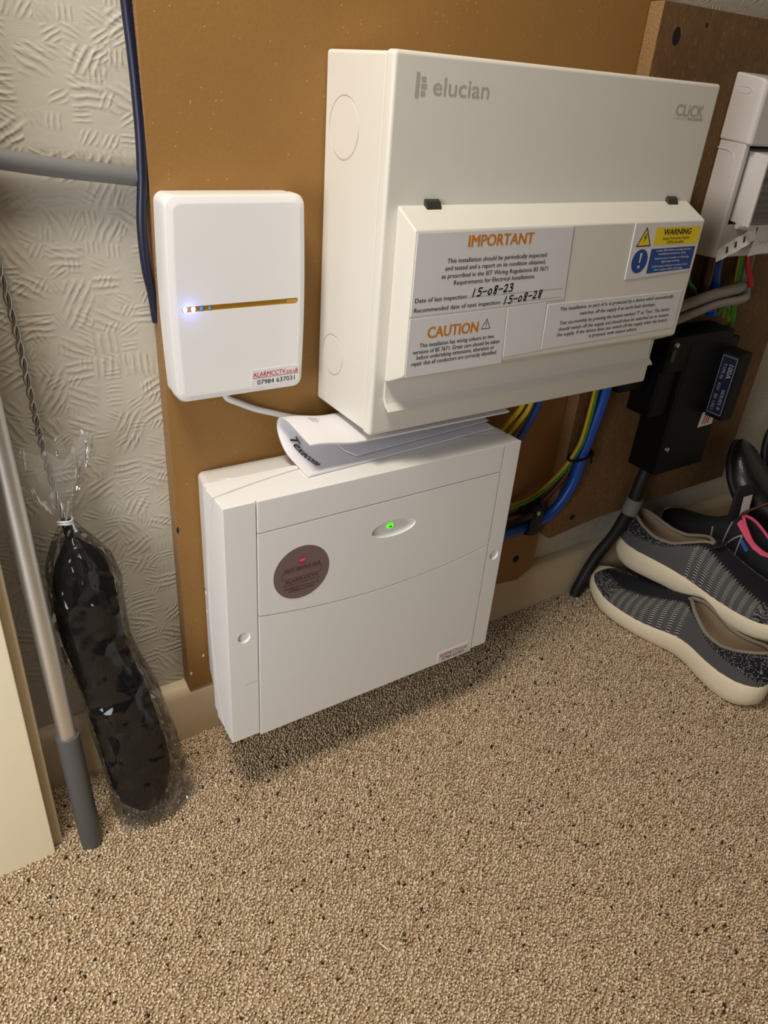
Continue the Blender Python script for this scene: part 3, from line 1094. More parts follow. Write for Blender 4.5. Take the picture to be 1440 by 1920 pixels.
# the bore continues into the cover
# round service sticker
yk = yM - 0.0003
SX, SZ, SR = 0.0398, 0.2872, 0.0302
prism('service_sticker', ellipse(SX, SZ, SR, SR, 56), yk, yM + 0.0002, 'y', M['mauve'], ap, label='round mauve service sticker')
yk2 = yk - 0.0002
g = [text_at('NEXT SERVICE DUE', SX - 0.0190, SX + 0.0200, SZ + 0.0045, yk2, cap=0.0032, bold=0.004),
     poly_strip(rrect(SX - 0.0215, SX + 0.0215, SZ - 0.0045, SZ + 0.0035, 0.0012, 3) + [(SX + 0.0215, SZ + 0.0020)], 0.0004, yk2),
     text_at('ALARM CCTV', SX - 0.0180, SX + 0.0180, SZ - 0.0092, yk2, cap=0.0036, bold=0.006),
     text_at('Installation | Repair | Service', SX - 0.0195, SX + 0.0200, SZ - 0.0122, yk2, cap=0.0019),
     text_at('info@alarmcctv.co.uk', SX - 0.0195, SX + 0.0195, SZ - 0.0168, yk2, cap=0.0027),
     text_at('07984 637031', SX - 0.0140, SX + 0.0140, SZ - 0.0208, yk2, cap=0.0028, bold=0.004)]
flat('sticker_print', g, M['maroon_print'], ap)
flat('sticker_badge', [flatpoly([(SX - 0.0042, SZ + 0.0165), (SX, SZ + 0.0178), (SX + 0.0042, SZ + 0.0165), (SX + 0.0036, SZ + 0.0120), (SX, SZ + 0.0092), (SX - 0.0036, SZ + 0.0120)][::-1], yk2)], M['red_print'], ap, 'small red shield')
flat('badge_print', [text_at('ALARM', SX - 0.0033, SX + 0.0033, SZ + 0.0146, yk2 - 0.0001, cap=0.0012), text_at('CCTV', SX - 0.0026, SX + 0.0026, SZ + 0.0128, yk2 - 0.0001, cap=0.0012)], M['white_print'], ap)
# small phone sticker bottom right
prism('phone_sticker', [(0.2300, 0.0893), (0.2768, 0.0893), (0.2768, 0.1060), (0.2300, 0.1062)], yM - 0.0005, yM + 0.0002, 'y', M['sticker'], ap, bev=0.0002, segs=1)
flat('red_text', [text_at('ALARMCCTV.co.uk', 0.2320, 0.2745, 0.0990, yM - 0.0008, cap=0.0042, bold=0.004)], M['red_print'], ap)
flat('black_text', [text_at('07984 637031', 0.2360, 0.2710, 0.0930, yM - 0.0008, cap=0.0040, bold=0.004)], M['black_print'], ap)
flat('scratch', [poly_strip([(-0.0215, 0.1662), (-0.0150, 0.1673), (-0.0085, 0.1672)], 0.0005, yF - 0.0002)], M['grey_print'], ap, 'short grey scratch')

# ------------------------------------------------------------------ alarm communicator
cm = thing('communicator_box', (0.02, 0.0, 0.445), 'small white plastic box with blue lights and a gold strip, left of the consumer unit', 'alarm box')


def bowed_outline(x0, x1, z0, z1, bow, r, n=10):
    out = []
    # right side bows outwards a little
    for k2 in range(n + 1):
        u = k2 / n
        out.append((x1 + bow * math.sin(PI * u), z0 + r + (z1 - z0 - 2 * r) * u))
    for k2 in range(1, 6):
        a = PI / 2 * k2 / 6
        out.append((x1 - r + r * math.cos(a), z1 - r + r * math.sin(a)))
    out.append((x1 - r, z1))
    out.append((x0 + r, z1))
    for k2 in range(1, 6):
        a = PI / 2 + PI / 2 * k2 / 6
        out.append((x0 + r + r * math.cos(a), z1 - r + r * math.sin(a)))
    for k2 in range(n + 1):
        u = 1 - k2 / n
        out.append((x0 - bow * math.sin(PI * u), z0 + r + (z1 - z0 - 2 * r) * u))
    for k2 in range(1, 6):
        a = PI + PI / 2 * k2 / 6
        out.append((x0 + r + r * math.cos(a), z0 + r + r * math.sin(a)))
    out.append((x0 + r, z0))
    out.append((x1 - r, z0))
    for k2 in range(1, 6):
        a = 1.5 * PI + PI / 2 * k2 / 6
        out.append((x1 - r + r * math.cos(a), z0 + r + r * math.sin(a)))
    return out


def stack(name, outs, mat, parent, **kw):
    """outs: list of (y, outline) with equal counts; closed both ends"""
    n = len(outs[0][1])
    vs, fs = [], []
    for y, ol in outs:
        vs += [(x, y, z) for x, z in ol]
    for i in range(len(outs) - 1):
        for k2 in range(n):
            fs.append((i * n + k2, i * n + (k2 + 1) % n, (i + 1) * n + (k2 + 1) % n, (i + 1) * n + k2))
    fs.append(tuple(range(n)))
    fs.append(tuple(range((len(outs) - 1) * n, len(outs) * n)))
    return mk(name, vs, fs, mat, parent, **kw)


KX0, KX1, KZ0, KZ1 = -0.0425, 0.0822, 0.4415, 0.6160


def ol(ins, r):
    return bowed_outline(KX0 + ins, KX1 - ins, KZ0 + ins, KZ1 - ins, 0.0018, r)


stack('back_case', [(-0.0004, ol(0.0012, 0.008)), (-0.0148, ol(0.0012, 0.008))], M['com_white'], cm, smooth=35)
fc = stack('front_case', [(-0.0152, ol(0.0002, 0.009)), (-0.0265, ol(0.0002, 0.009)), (-0.0295, ol(0.0016, 0.0085)), (-0.0312, ol(0.0058, 0.0070)), (-0.0316, ol(0.0075, 0.006))], M['com_white'], cm, smooth=28)
# slot with gold strip; seen slot from px 341..560
sl = prism('c', rrect(-0.0340, 0.0752, 0.5232, 0.5282, 0.0024, 6), -0.040, -0.0300, 'y', None)
local_cut(fc, cm, [sl])
prism('gold_strip', rrect(-0.0338, 0.0750, 0.5234, 0.5280, 0.0022, 6), -0.0304, -0.0299, 'y', M['gold'], cm)
prism('button', rrect(0.0640, 0.0745, 0.5240, 0.5274, 0.0016, 6), -0.0312, -0.0300, 'y', M['gold_light'], cm, bev=0.0003, label='pale gold oblong button')
for x, mt, rr in ((-0.0308, 'led_white', 0.0021), (-0.0236, 'led_white', 0.0021), (-0.0163, 'led_dim', 0.0017), (-0.0090, 'led_dim', 0.0013)):
    ellipsoid('indicator_light', (x, -0.0306, 0.5256), (rr, 0.0012, rr), M[mt], cm, 14, 8, label='bright blue light' if mt == 'led_white' else 'dim blue light')
prism('phone_sticker', [(0.0272, 0.4470), (0.0774, 0.4490), (0.0774, 0.4652), (0.0278, 0.4655)], -0.0320, -0.0314, 'y', M['sticker'], cm, bev=0.0002, segs=1)
yz = -0.03225
flat('red_text', [text_at('ALARMCCTV.co.uk', 0.0292, 0.0762, 0.4580, yz, cap=0.0045, bold=0.004), flatpoly([(0.0292, 0.4568), (0.0762, 0.4568), (0.0762, 0.4573), (0.0292, 0.4573)], yz)], M['red_print'], cm)
flat('black_text', [text_at('07984 637031', 0.0335, 0.0722, 0.4505, yz, cap=0.0044, bold=0.004)], M['black_print'], cm)

# glow of the blue lights on the case
pl = bpy.data.lights.new('indicator_glow', 'POINT')
pl.energy = 0.0038
pl.color = (0.15, 0.22, 1.0)
pl.shadow_soft_size = 0.003
po = bpy.data.objects.new('indicator_glow', pl)
COL.objects.link(po)
po.location = (-0.0275, -0.0375, 0.5258)

o = tube('signal_cable', [(0.010, -0.008, 0.4440), (0.0123, -0.008, 0.4322), (0.0258, -0.007, 0.4236), (0.0425, -0.006, 0.4147), (0.0598, -0.006, 0.4079), (0.085, -0.006, 0.3985), (0.125, -0.006, 0.388), (0.150, -0.006, 0.372), (0.155, -0.006, 0.358)], 0.0031, M['white_pvc'])
setp(o, 'thin white cable drooping from the small box with blue lights to the alarm panel', 'cable')

# ------------------------------------------------------------------ folded instruction booklet
bk = thing('instruction_booklet', (0.16, -0.06, AZ1), 'folded white paper booklet wedged between the alarm panel and the consumer unit', 'booklet')
ZB = AZ1 + 0.0008
LEAF = [(-0.0945, 0.0), (-0.084, 0.0), (-0.070, 0.0), (-0.055, 0.0004), (-0.042, 0.0022), (-0.031, 0.0075), (-0.0225, 0.0160), (-0.0205, 0.0240),
        (-0.0245, 0.0315), (-0.0330, 0.0362), (-0.0450, 0.0378), (-0.0620, 0.0368), (-0.0780, 0.0352), (-0.0960, 0.0342)]


def leaf(name, x0, x1, off, th, trim_f=0.0):
    """sheet folded at the back, open to the front; squeezed flatter under the metal box"""
    prof = spline([(y, z, 0) for y, z in LEAF], 5)
    m = len(prof)
    sides = []
    for sgn in (0.0, 1.0):
        rows = []
        for i_, x in enumerate(np.linspace(x0, x1, 26)):
            fl_ = min(1.0, max(0.0, (x - 0.060) / 0.050))
            kz = 1.0 - 0.19 * fl_ * fl_ * (3 - 2 * fl_)
            row = []
            for i, p in enumerate(prof):
                a, b2 = prof[max(i - 1, 0)], prof[min(i + 1, m - 1)]
                d = np.array((b2[0] - a[0], b2[1] - a[1]))
                d /= np.linalg.norm(d) + 1e-9
                y = p[0] + d[1] * (off + th * sgn) * -1.0
                z = p[1] * kz + d[0] * (off + th * sgn)
                u = i / (m - 1)
                y += (0.017 * (x - 0.056) / 0.25) * (1 - u) + (0.008 * (x - 0.056) / 0.1) * u * (1 if u > .8 else 0) * 0.0
                row.append((x + 0.004 * (1 - u) * 0 + 0.003 * math.sin(u * 3), y, ZB + max(z, 0.0)))
            rows.append(row)
        sides.append(rows)
    nr = len(sides[0])
    V_, F_ = [], []
    for rows in sides:
        for row in rows:
            V_ += row
    o_ = nr * m
    for j in range(nr - 1):
        for i in range(m - 1):
            F_.append((j * m + i, j * m + i + 1, (j + 1) * m + i + 1, (j + 1) * m + i))
            F_.append((o_ + j * m + i, o_ + (j + 1) * m + i, o_ + (j + 1) * m + i + 1, o_ + j * m + i + 1))
        for i in (0, m - 1):
            F_.append((j * m + i, (j + 1) * m + i, o_ + (j + 1) * m + i, o_ + j * m + i))
    for j in (0, nr - 1):
        for i in range(m - 1):
            F_.append((j * m + i, o_ + j * m + i, o_ + j * m + i + 1, j * m + i + 1))
    return mk(name, V_, F_, M['paper'], bk, smooth=50)


leaf('cover_sheet', 0.0560, 0.300, 0.0, 0.0009)
leaf('inner_page', 0.0585, 0.298, 0.0011, 0.0006)
ztop = ZB + 0.0022
mk('loose_page', [(0.118, -0.080, ztop + 0.0012), (0.30, -0.066, ztop + 0.0022), (0.30, -0.040, ztop + 0.0022), (0.112, -0.040, ztop + 0.0016), (0.1120, -0.066, ztop + 0.0013),
                  (0.118, -0.080, ztop + 0.0020), (0.30, -0.066, ztop + 0.0030), (0.30, -0.040, ztop + 0.0030), (0.112, -0.040, ztop + 0.0024), (0.1120, -0.066, ztop + 0.0021)],
   [(0, 1, 2, 3, 4), (9, 8, 7, 6, 5), (0, 5, 6, 1), (1, 6, 7, 2), (2, 7, 8, 3), (3, 8, 9, 4), (4, 9, 5, 0)], M['paper'], bk)
TOPZ = spline([(y, z, 0) for y, z in LEAF], 8)


def leafz(y, lower=True):
    P_ = [p for p in TOPZ[:len(TOPZ) // 2]] if lower else [p for p in TOPZ[::-1][:len(TOPZ) // 2]]
    return float(np.interp(y, [p[0] for p in P_], [p[1] for p in P_]))


def fr_low(u, w, d=0.0):      # u towards the viewer, w to the right, on the inside of the lower leaf
    y = -0.0300 - u
    return (0.0680 + 0.004 * u / 0.05 + w, y, ZB + d + leafz(y) + 0.0023 + 0.0012 * max(0, (y + 0.05) / 0.02))


flat('printed_name', [text_at('Texecom', 0.0, 0.0500, 0.0, 0, cap=0.0082, bold=0.028, shear=0.22, frame=fr_low)], M['black_print'], bk)


def fr_top(u, w, d=0.0):
    y = -0.040 - u
    fl_ = min(1.0, max(0.0, (0.083 + w - 0.060) / 0.050))
    return (0.083 + w, y, ZB + leafz(y, False) * (1 - 0.19 * fl_ * fl_ * (3 - 2 * fl_)) + 0.0006)


g = []
for i, ln in enumerate((0.012, 0.014, 0.009)):
    g.append(text_at('Installation guide and reference'[:14 + 6 * i], 0.0, ln, 0.0035 * i, 0, cap=0.0018, frame=fr_top))
flat('small_print', g, M['black_print'], bk)

# ------------------------------------------------------------------ cables on the left
o = tube('grey_conduit', [(-0.27, -0.004, 0.668), (-0.21, 0.0005, 0.6455), (-0.1482, 0.004, 0.6355), (-0.1085, 0.006, 0.6300), (-0.075, 0.007, 0.6265), (-0.0475, 0.008, 0.6235)], 0.0072, M['grey_pvc'], n=18)
setp(o, 'grey plastic pipe running across the embossed wallpaper to the hardboard edge', 'pipe')
o = tube('black_cable', [(-0.0490, 0.009, 1.2), (-0.0480, 0.009, 0.80), (-0.0472, 0.008, 0.742), (-0.0462, 0.007, 0.7154), (-0.0456, 0.006, 0.688), (-0.0460, 0.004, 0.652), (-0.0482, 0.002, 0.621), (-0.0515, 0.002, 0.589), (-0.0500, 0.005, 0.5544), (-0.0455, 0.009, 0.530), (-0.0425, 0.0125, 0.505)], 0.0042, M['navy'], n=14)
setp(o, 'dark navy cable hanging down the left edge of the hardboard', 'cable')

# ------------------------------------------------------------------ cables under the consumer unit
def earth_tube(name, pts, r, label, cat='cable', group=None):
    P = spline(pts, 8)
    n = 12
    v, f = tubev(P, r, n)
    o = mk(name, v, f, M['earth'], smooth=60, fixn=False)
    uv = o.data.uv_layers.new(name='UVMap')
    for p in o.data.polygons:
        for li in p.loop_indices:
            vi = o.data.loops[li].vertex_index
            uv.data[li].uv = (0.25 if (p.index % n) in (4, 5, 6, 7, 8, 9) else 0.75, 0)
    return setp(o, label, cat, group)


o = tube('blue_cable', [(0.531, -0.034, 0.4165), (0.531, -0.032, 0.3655), (0.5254, -0.030, 0.3180), (0.5205, -0.028, 0.2790), (0.5130, -0.027, 0.2320), (0.4915, -0.022, 0.1915), (0.4594, -0.013, 0.1720), (0.4196, -0.0100, 0.1670), (0.38, -0.0095, 0.170), (0.318, -0.0095, 0.180)], 0.0078, M['blue_pvc'], n=18)
setp(o, 'thick blue cable curving down beside the green and yellow one', 'cable')
earth_tube('earth_cable', [(0.512, -0.034, 0.4165), (0.5120, -0.033, 0.3700), (0.5124, -0.031, 0.3230), (0.5070, -0.030, 0.2920), (0.4903, -0.024, 0.2560), (0.4624, -0.015, 0.2245), (0.4349, -0.010, 0.2120), (0.4005, -0.008, 0.2110), (0.36, -0.008, 0.215), (0.316, -0.008, 0.232)], 0.0042, 'green and yellow earth cable curving down beside the thick blue one')
o = tube('brown_cable', [(0.5215, -0.0220, 0.4125), (0.5205, -0.0220, 0.370), (0.5165, -0.0220, 0.300), (0.5060, -0.0220, 0.255), (0.490, -0.0130, 0.217), (0.465, -0.0060, 0.192), (0.43, -0.0050, 0.188), (0.38, -0.0050, 0.192), (0.325, -0.0050, 0.205)], 0.0034, M['brown_pvc'], n=14)
setp(o, 'thin dark brown cable tucked between the thick blue and the earth cable', 'cable')
t = thing('cable_clip', (0.4600, -0.012, 0.18), 'black saddle clip screwed over the blue cable low on the hardboard', 'clip')
v, f = tubev(spline([(0.4655, -0.0006, 0.2045), (0.4655, -0.012, 0.2035), (0.463, -0.0215, 0.196), (0.460, -0.0235, 0.180), (0.4575, -0.022, 0.163), (0.456, -0.010, 0.1585), (0.4555, -0.0006, 0.158)], 5), 0.0105, 10, flat=0.22)
mk('strap', v, f, M['black_rubber'], t, smooth=50)
box('foot', (0.4440, 0.4800, -0.0085, -0.0005, 0.1895, 0.2065), M['black_rubber'], t, bev=0.0015)
cyl('screw', (0.4608, -0.0215, 0.196), (-0.1, -1, 0.15), 0.0042, 0.0034, M['steel'], t, r2=0.0032, n=16)
v, f = tubev([(0.5140 + 0.0195 * math.cos(a), -0.0295 + 0.0105 * math.sin(a), 0.2790 + 0.004 * math.cos(a)) for a in [2 * PI * i / 24 for i in range(25)]], 0.0019, 6, caps=False)
t = thing('cable_tie', (0.514, -0.03, 0.279), 'black cable tie binding the blue and earth cables together', 'cable tie')
mk('band', v, f, M['black_plastic'], t, smooth=60)
box('head', (0.531, 0.5375, -0.034, -0.026, 0.2735, 0.2810), M['black_plastic'], t, bev=0.001)
mk('tail', *tubev(spline([(0.534, -0.030, 0.275), (0.538, -0.031, 0.268), (0.5385, -0.031, 0.262)], 4), 0.0014, 6), M['black_plastic'], t, smooth=60)
# bunch through the gland
earth_tube('earth_cable', [(0.382, -0.044, 0.412), (0.3745, -0.041, 0.378), (0.366, -0.032, 0.355), (0.352, -0.022, 0.33)], 0.0036, 'first green and yellow wire under the white gland, left one', group=None)
earth_tube('earth_cable', [(0.387, -0.048, 0.412), (0.381, -0.047, 0.378), (0.373, -0.038, 0.352), (0.362, -0.026, 0.326)], 0.0036, 'second green and yellow wire under the white gland, beside the brown one')
o = tube('brown_cable', [(0.394, -0.040, 0.412), (0.3895, -0.038, 0.375), (0.383, -0.032, 0.348), (0.374, -0.022, 0.315)], 0.0062, M['brown_pvc'])
setp(o, 'brown wire coming out of the white gland between the green and blue ones', 'cable')
o = tube('blue_cable', [(0.404, -0.040, 0.412), (0.4005, -0.038, 0.372), (0.394, -0.032, 0.342), (0.384, -0.022, 0.305)], 0.0062, M['blue_pvc'])
setp(o, 'short blue wire coming out of the white gland, right of the brown one', 'cable')

# ------------------------------------------------------------------ service fuse (black cut-out)
sf = thing('service_fuse', (0.69, -0.018, 0.238), 'black service fuse block with a silver lettered label, on the chipboard', 'fuse')
loft_rect('base_block', [(-0.0182, 0.6386, 0.7530, 0.2370, 0.4330), (-0.0655, 0.6386, 0.7490, 0.2370, 0.4330), (-0.0674, 0.6400, 0.7475, 0.2384, 0.4316)], M['black_plastic'], sf, bev=0.003, segs=2)
box('upper_block', (0.598, 0.735, -0.066, -0.0182, 0.395, 0.445), M['black_plastic'], sf, bev=0.004)
box('shroud', (0.600, 0.648, -0.060, -0.0182, 0.330, 0.400), M['black_plastic'], sf, bev=0.004)
box('tail_guard', (0.5415, 0.606, -0.045, -0.0182, 0.3700, 0.4120), M['black_plastic'], sf, bev=0.003)
fcx = loft_rect('fuse_carrier', [(-0.066, 0.7184, 0.7470, 0.3200, 0.4180), (-0.0940, 0.7184, 0.7450, 0.3200, 0.4180)], M['black_plastic'], sf, bev=0.0012)
box('label_plate', (0.7174, 0.7186, -0.0925, -0.0680, 0.3255, 0.4140), M['navy'], sf, bev=0.0004, label='dark label plate with silver frame')


def fr_lab(u, w, d=0.0):        # u runs down, w towards +(-y)... letters turned a quarter turn clockwise
    return (0.7171 - d, -0.0700 - w, 0.4105 - u)


frame_pts = [(0.0, -0.001), (0.083, -0.001), (0.083, 0.0215), (0.0, 0.0215), (0.0, -0.001)]
g = [poly_strip([(a, b3) for a, b3 in frame_pts], 0.0007, 0, frame=fr_lab),
     text_at('100A', 0.010, 0.0300, 0.0118, 0, cap=0.0070, bold=0.012, frame=fr_lab),
     text_at('SERIES 8', 0.046, 0.0760, 0.0125, 0, cap=0.0048, bold=0.006, frame=fr_lab),
     text_at('TYPE IIa', 0.010, 0.0330, 0.0035, 0, cap=0.0045, bold=0.004, frame=fr_lab),
     text_at('415V', 0.038, 0.0500, 0.0035, 0, cap=0.0045, bold=0.004, frame=fr_lab),
     text_at('BS 1361', 0.055, 0.0780, 0.0035, 0, cap=0.0045, bold=0.004, frame=fr_lab)]
flat('label_print', g, M['silver'], sf, 'silver lettering')
flat('seal_sticker', [flatpoly([(0.7085, 0.3015), (0.7430, 0.3020), (0.7420, 0.3220), (0.7110, 0.3250)], -0.0680)], M['sticker'], sf)
g = [flatpoly([(0.7165 + 0.006 * i, 0.3050), (0.7195 + 0.006 * i, 0.3050), (0.7215 + 0.006 * i, 0.3200), (0.7185 + 0.006 * i, 0.3200)], -0.0682) for i in range(3)]
flat('sticker_stripes', g, M['red_print'], sf)
cyl('seal_screw', (0.6080, -0.0655, 0.4354), (0, -1, 0), 0.0040, 0.0034, M['steel'], sf, n=16, r2=0.0032)
cyl('seal_screw', (0.6500, -0.0668, 0.2780), (0, -1, 0), 0.0040, 0.0034, M['steel'], sf, n=16, r2=0.0032)
prism('screw_channel', rrect(0.6035, 0.6110, 0.412, 0.430, 0.003), -0.0672, -0.0655, 'y', M['dark_clip'], sf)
t = thing('supply_cable', (0.655, -0.03, 0.0), 'black supply cable dropping from the fuse block behind the sneakers', 'cable')
P = spline([(0.668, -0.036, 0.245), (0.660, -0.034, 0.205), (0.6565, -0.032, 0.165), (0.646, -0.0230, 0.110), (0.630, -0.0120, 0.066), (0.609, -0.0100, 0.018), (0.602, -0.0100, -0.004)], 8)
v, f = tubev(P, 0.0092, 16)
mk('sheath', v, f, M['black_rubber'], t, smooth=60)
v, f = tubev([(0.6590, -0.0335, 0.178), (0.6560, -0.0315, 0.152)], 0.0128, 16)
mk('clamp', v, f, M['grey_pvc'], t, smooth=40)

# ------------------------------------------------------------------ meter enclosure, top right
en = thing('switch_enclosure', (0.74, -0.018, 0.54), 'pale grey plastic switch enclosure with a smoked window, right of the consumer unit', 'enclosure')
loft_rect('upper_cap', [(-0.0182, 0.6490, 0.8700, 0.6730, 0.7440), (-0.0560, 0.6500, 0.8700, 0.6700, 0.7385), (-0.0610, 0.6530, 0.8680, 0.6690, 0.7340)], M['encl'], en, bev=0.003, segs=3)
eb = box('body', (0.6512, 0.8690, -0.0560, -0.0182, 0.5400, 0.6760), M['encl'], en, bev=0.003, segs=3)
local_cut(eb, en, [cutbox((0.6590, 0.862, -0.0700, -0.0250, 0.5800, 0.6690))])
box('back_plate', (0.6600, 0.860, -0.0262, -0.0240, 0.5810, 0.6680), M['dark_void'], en)
fb = loft_rect('hinged_flap', [(-0.0300, 0.6690, 0.8560, 0.5870, 0.6660), (-0.0780, 0.6690, 0.8560, 0.5800, 0.6610)], M['encl'], en, bev=0.0015)
mk('smoked_pane', [(0.6720, -0.0784, 0.5830), (0.8540, -0.0784, 0.5830), (0.8540, -0.0784, 0.6590), (0.6720, -0.0784, 0.6590), (0.6720, -0.0770, 0.5830), (0.8540, -0.0770, 0.5830), (0.8540, -0.0770, 0.6590), (0.6720, -0.0770, 0.6590)], [(0, 1, 2, 3), (7, 6, 5, 4), (0, 4, 5, 1), (1, 5, 6, 2), (2, 6, 7, 3), (3, 7, 4, 0)], M['smoked'], en)
mk('hinge_pin', *tubev([(0.664, -0.066, 0.581), (0.690, -0.072, 0.5785)], 0.004, 10), M['encl'], en, smooth=50)
cyl('rail_screw', (0.6640, -0.0300, 0.648), (0, -1, 0), 0.003, 0.010, M['steel'], en, n=12)
cyl('rail_screw', (0.6640, -0.0330, 0.592), (0, -1, 0), 0.003, 0.010, M['steel'], en, n=12)
mk('side_arch', *tubev([(0.6510, -0.0185, 0.6640), (0.6510, -0.0350, 0.6625), (0.6510, -0.0420, 0.6590), (0.6510, -0.0448, 0.6510), (0.6510, -0.0450, 0.6350)], 0.0007, 6), M['encl'], en, smooth=50)
mk('latch', *tubev(spline([(0.6497, -0.026, 0.7295), (0.6497, -0.0400, 0.7285), (0.6497, -0.0445, 0.7255), (0.6497, -0.0400, 0.7225), (0.6497, -0.0258, 0.7232)], 4), 0.0007, 6), M['encl'], en, smooth=50)
# crumpled foil label peeling from the lower lip and the paper label on it
nx, nz_ = 26, 4
vs = []
for j in range(nz_ + 1):
    for i in range(nx + 1):
        u, w = i / nx, j / nz_
        x = 0.6450 + 0.060 * u - 0.006 * (w - 0.5)
        z = 0.5445 + 0.0275 * u ** 0.85 + 0.0150 * (w - 0.5)
        y = -0.0610 - 0.0065 * u - 0.0016 * abs(math.sin(u * 11 + w * 1.2)) - 0.004 * (w - 0.5) ** 2 - 0.0035 * (1 - w) * math.sin(u * PI)
        vs.append((x, y, z))
fs = [(j * (nx + 1) + i, j * (nx + 1) + i + 1, (j + 1) * (nx + 1) + i + 1, (j + 1) * (nx + 1) + i) for j in range(nz_) for i in range(nx)]
o2 = mk('foil_label', vs, fs, M['foil'], en, smooth=60, label='crumpled white label peeling off')
flat('label_marks', [flatpoly([(0.6560 + 0.013 * q, 0.5480 + 0.0060 * q), (0.6600 + 0.013 * q, 0.5495 + 0.0060 * q), (0.6575 + 0.013 * q, 0.5570 + 0.0060 * q), (0.6540 + 0.013 * q, 0.5555 + 0.0060 * q)], -0.0665 - 0.0014 * q) for q in range(3)], M['black_print'], en)
nx = 12
vs = []
for j in range(nz_ + 1):
    for i in range(nx + 1):
        u, w = i / nx, j / nz_
        vs.append((0.7050 + 0.13 * u, -0.0665 - 0.003 * math.sin(u * 5 + w * 2), 0.5420 + 0.036 * w + 0.004 * math.sin(u * 6)))
fs = [(j * (nx + 1) + i, j * (nx + 1) + i + 1, (j + 1) * (nx + 1) + i + 1, (j + 1) * (nx + 1) + i) for j in range(nz_) for i in range(nx)]
mk('paper_label', vs, fs, M['paper'], en, smooth=60)
g = [poly_strip([(0.7130 + 0.003 * i, 0.560 + 0.002 * math.sin(i * 2.1)) for i in range(9)], 0.0006, -0.0704)]
flat('pencil_note', g, M['grey_print'], en)

# wires below it
o = tube('grey_cable', [(0.560, -0.050, 0.4700), (0.6338, -0.047, 0.4813), (0.6921, -0.045, 0.4895), (0.745, -0.043, 0.4935), (0.762, -0.036, 0.4980), (0.766, -0.026, 0.5150), (0.766, -0.024, 0.541)], 0.0072, M['grey_cable'])
setp(o, 'upper grey cable running left from below the switch enclosure', 'cable')
o = tube('grey_cable', [(0.560, -0.052, 0.4530), (0.6401, -0.049, 0.4667), (0.6985, -0.047, 0.4761), (0.7600, -0.045, 0.4785), (0.7780, -0.036, 0.4850), (0.782, -0.026, 0.505), (0.782, -0.024, 0.541)], 0.0062, M['grey_cable'])
setp(o, 'lower grey cable running left from below the switch enclosure', 'cable')
o = tube('red_wire', [(0.7560, -0.0360, 0.541), (0.7585, -0.040, 0.520), (0.7640, -0.0455, 0.5045), (0.7690, -0.0460, 0.495)], 0.0035, M['red_pvc'])
setp(o, 'short red wire by the ends of the grey cables', 'cable')
o = tube('blue_cable', [(0.7000, -0.030, 0.541), (0.7000, -0.030, 0.520), (0.7110, -0.030, 0.4893), (0.7206, -0.030, 0.4561)], 0.0075, M['blue_pvc'])
setp(o, 'blue cable dropping from the switch enclosure behind the grey cables', 'cable')
o = tube('brown_cable', [(0.6790, -0.032, 0.541), (0.6830, -0.032, 0.520), (0.6860, -0.031, 0.4893), (0.690, -0.030, 0.4561)], 0.0070, M['brown_pvc'])
setp(o, 'brown cable dropping from the switch enclosure left of the blue one', 'cable')
earth_tube('earth_cable', [(0.6400, -0.030, 0.520), (0.6489, -0.030, 0.5042), (0.6650, -0.030, 0.4930), (0.6802, -0.030, 0.470)], 0.0038, 'green and yellow wire behind the grey cables, nearest the lid corner')
earth_tube('earth_cable', [(0.7300, -0.030, 0.4560), (0.7400, -0.034, 0.4660), (0.7500, -0.034, 0.4640), (0.7540, -0.032, 0.4500)], 0.0042, 'small looped green and yellow wire on top of the fuse block')
earth_tube('earth_cable', [(0.7520, -0.030, 0.5410), (0.7600, -0.034, 0.4700), (0.7670, -0.034, 0.4440), (0.7640, -0.030, 0.4180)], 0.0050, 'thicker green and yellow wire passing right of the fuse block top')

# ------------------------------------------------------------------ pole
tp = thing('telescopic_pole', (-0.1847, -0.0863, 0), 'silver aluminium pole with a grey plastic grip, leaning beside the cream casing', 'pole')
A = Vector((-0.1847, -0.0863, 0.0))
B = Vector((-0.1905, -0.048, 0.405))
dv = (B - A)
Q = lambda s: A + dv * s
mk('tube', *tubev([Q(0.30), Q(1.0), Q(2.0), Q(2.26)], 0.0083, 24), M['alu'], tp, smooth=50)
gz = 0.142 / 0.405
mk('grip', *tubev([Q(-0.008), Q(0.0), Q(gz - 0.006), Q(gz), Q(gz + 0.0005)], [0.0098, 0.0108, 0.0110, 0.0108, 0.0086], 24), M['grip'], tp, smooth=40)

# ------------------------------------------------------------------ brush in a clear bag
br = thing('radiator_brush', (-0.112, -0.075, 0), 'long black bristle brush with a twisted wire stem, inside the clear bag', 'brush')
BT = Vector((-0.1130, -0.0780, 0.010))
TP = Vector((-0.1500, -0.0215, 0.345))
for ph in (0, PI):
    P = []
    axis = [TP + (BT - TP) * 0.12, TP, Vector((-0.1552, -0.0100, 0.40)), Vector((-0.1570, -0.0035, 0.4505)), Vector((-0.1590, 0.0015, 0.5101)), Vector((-0.1630, 0.0065, 0.5683)), Vector((-0.1655, 0.0085, 0.595)), Vector((-0.1675, 0.0100, 0.618))]
    S_ = spline(axis, 24)
    for i, p in enumerate(S_):
        a = ph + i * 0.62
        P.append((p[0] + 0.0016 * math.cos(a), p[1] + 0.0016 * math.sin(a) * 0.8 - 0.0004, p[2]))
    mk('stem_wire', *tubev(P, 0.0016, 7), M['steel'], br, smooth=60)
# bristle head as a lumpy body
ax = (BT - TP)
Ln = ax.length
axn = ax.normalized()
e1 = axn.cross(Vector((0, 1, 0))).normalized()
e2 = axn.cross(e1)


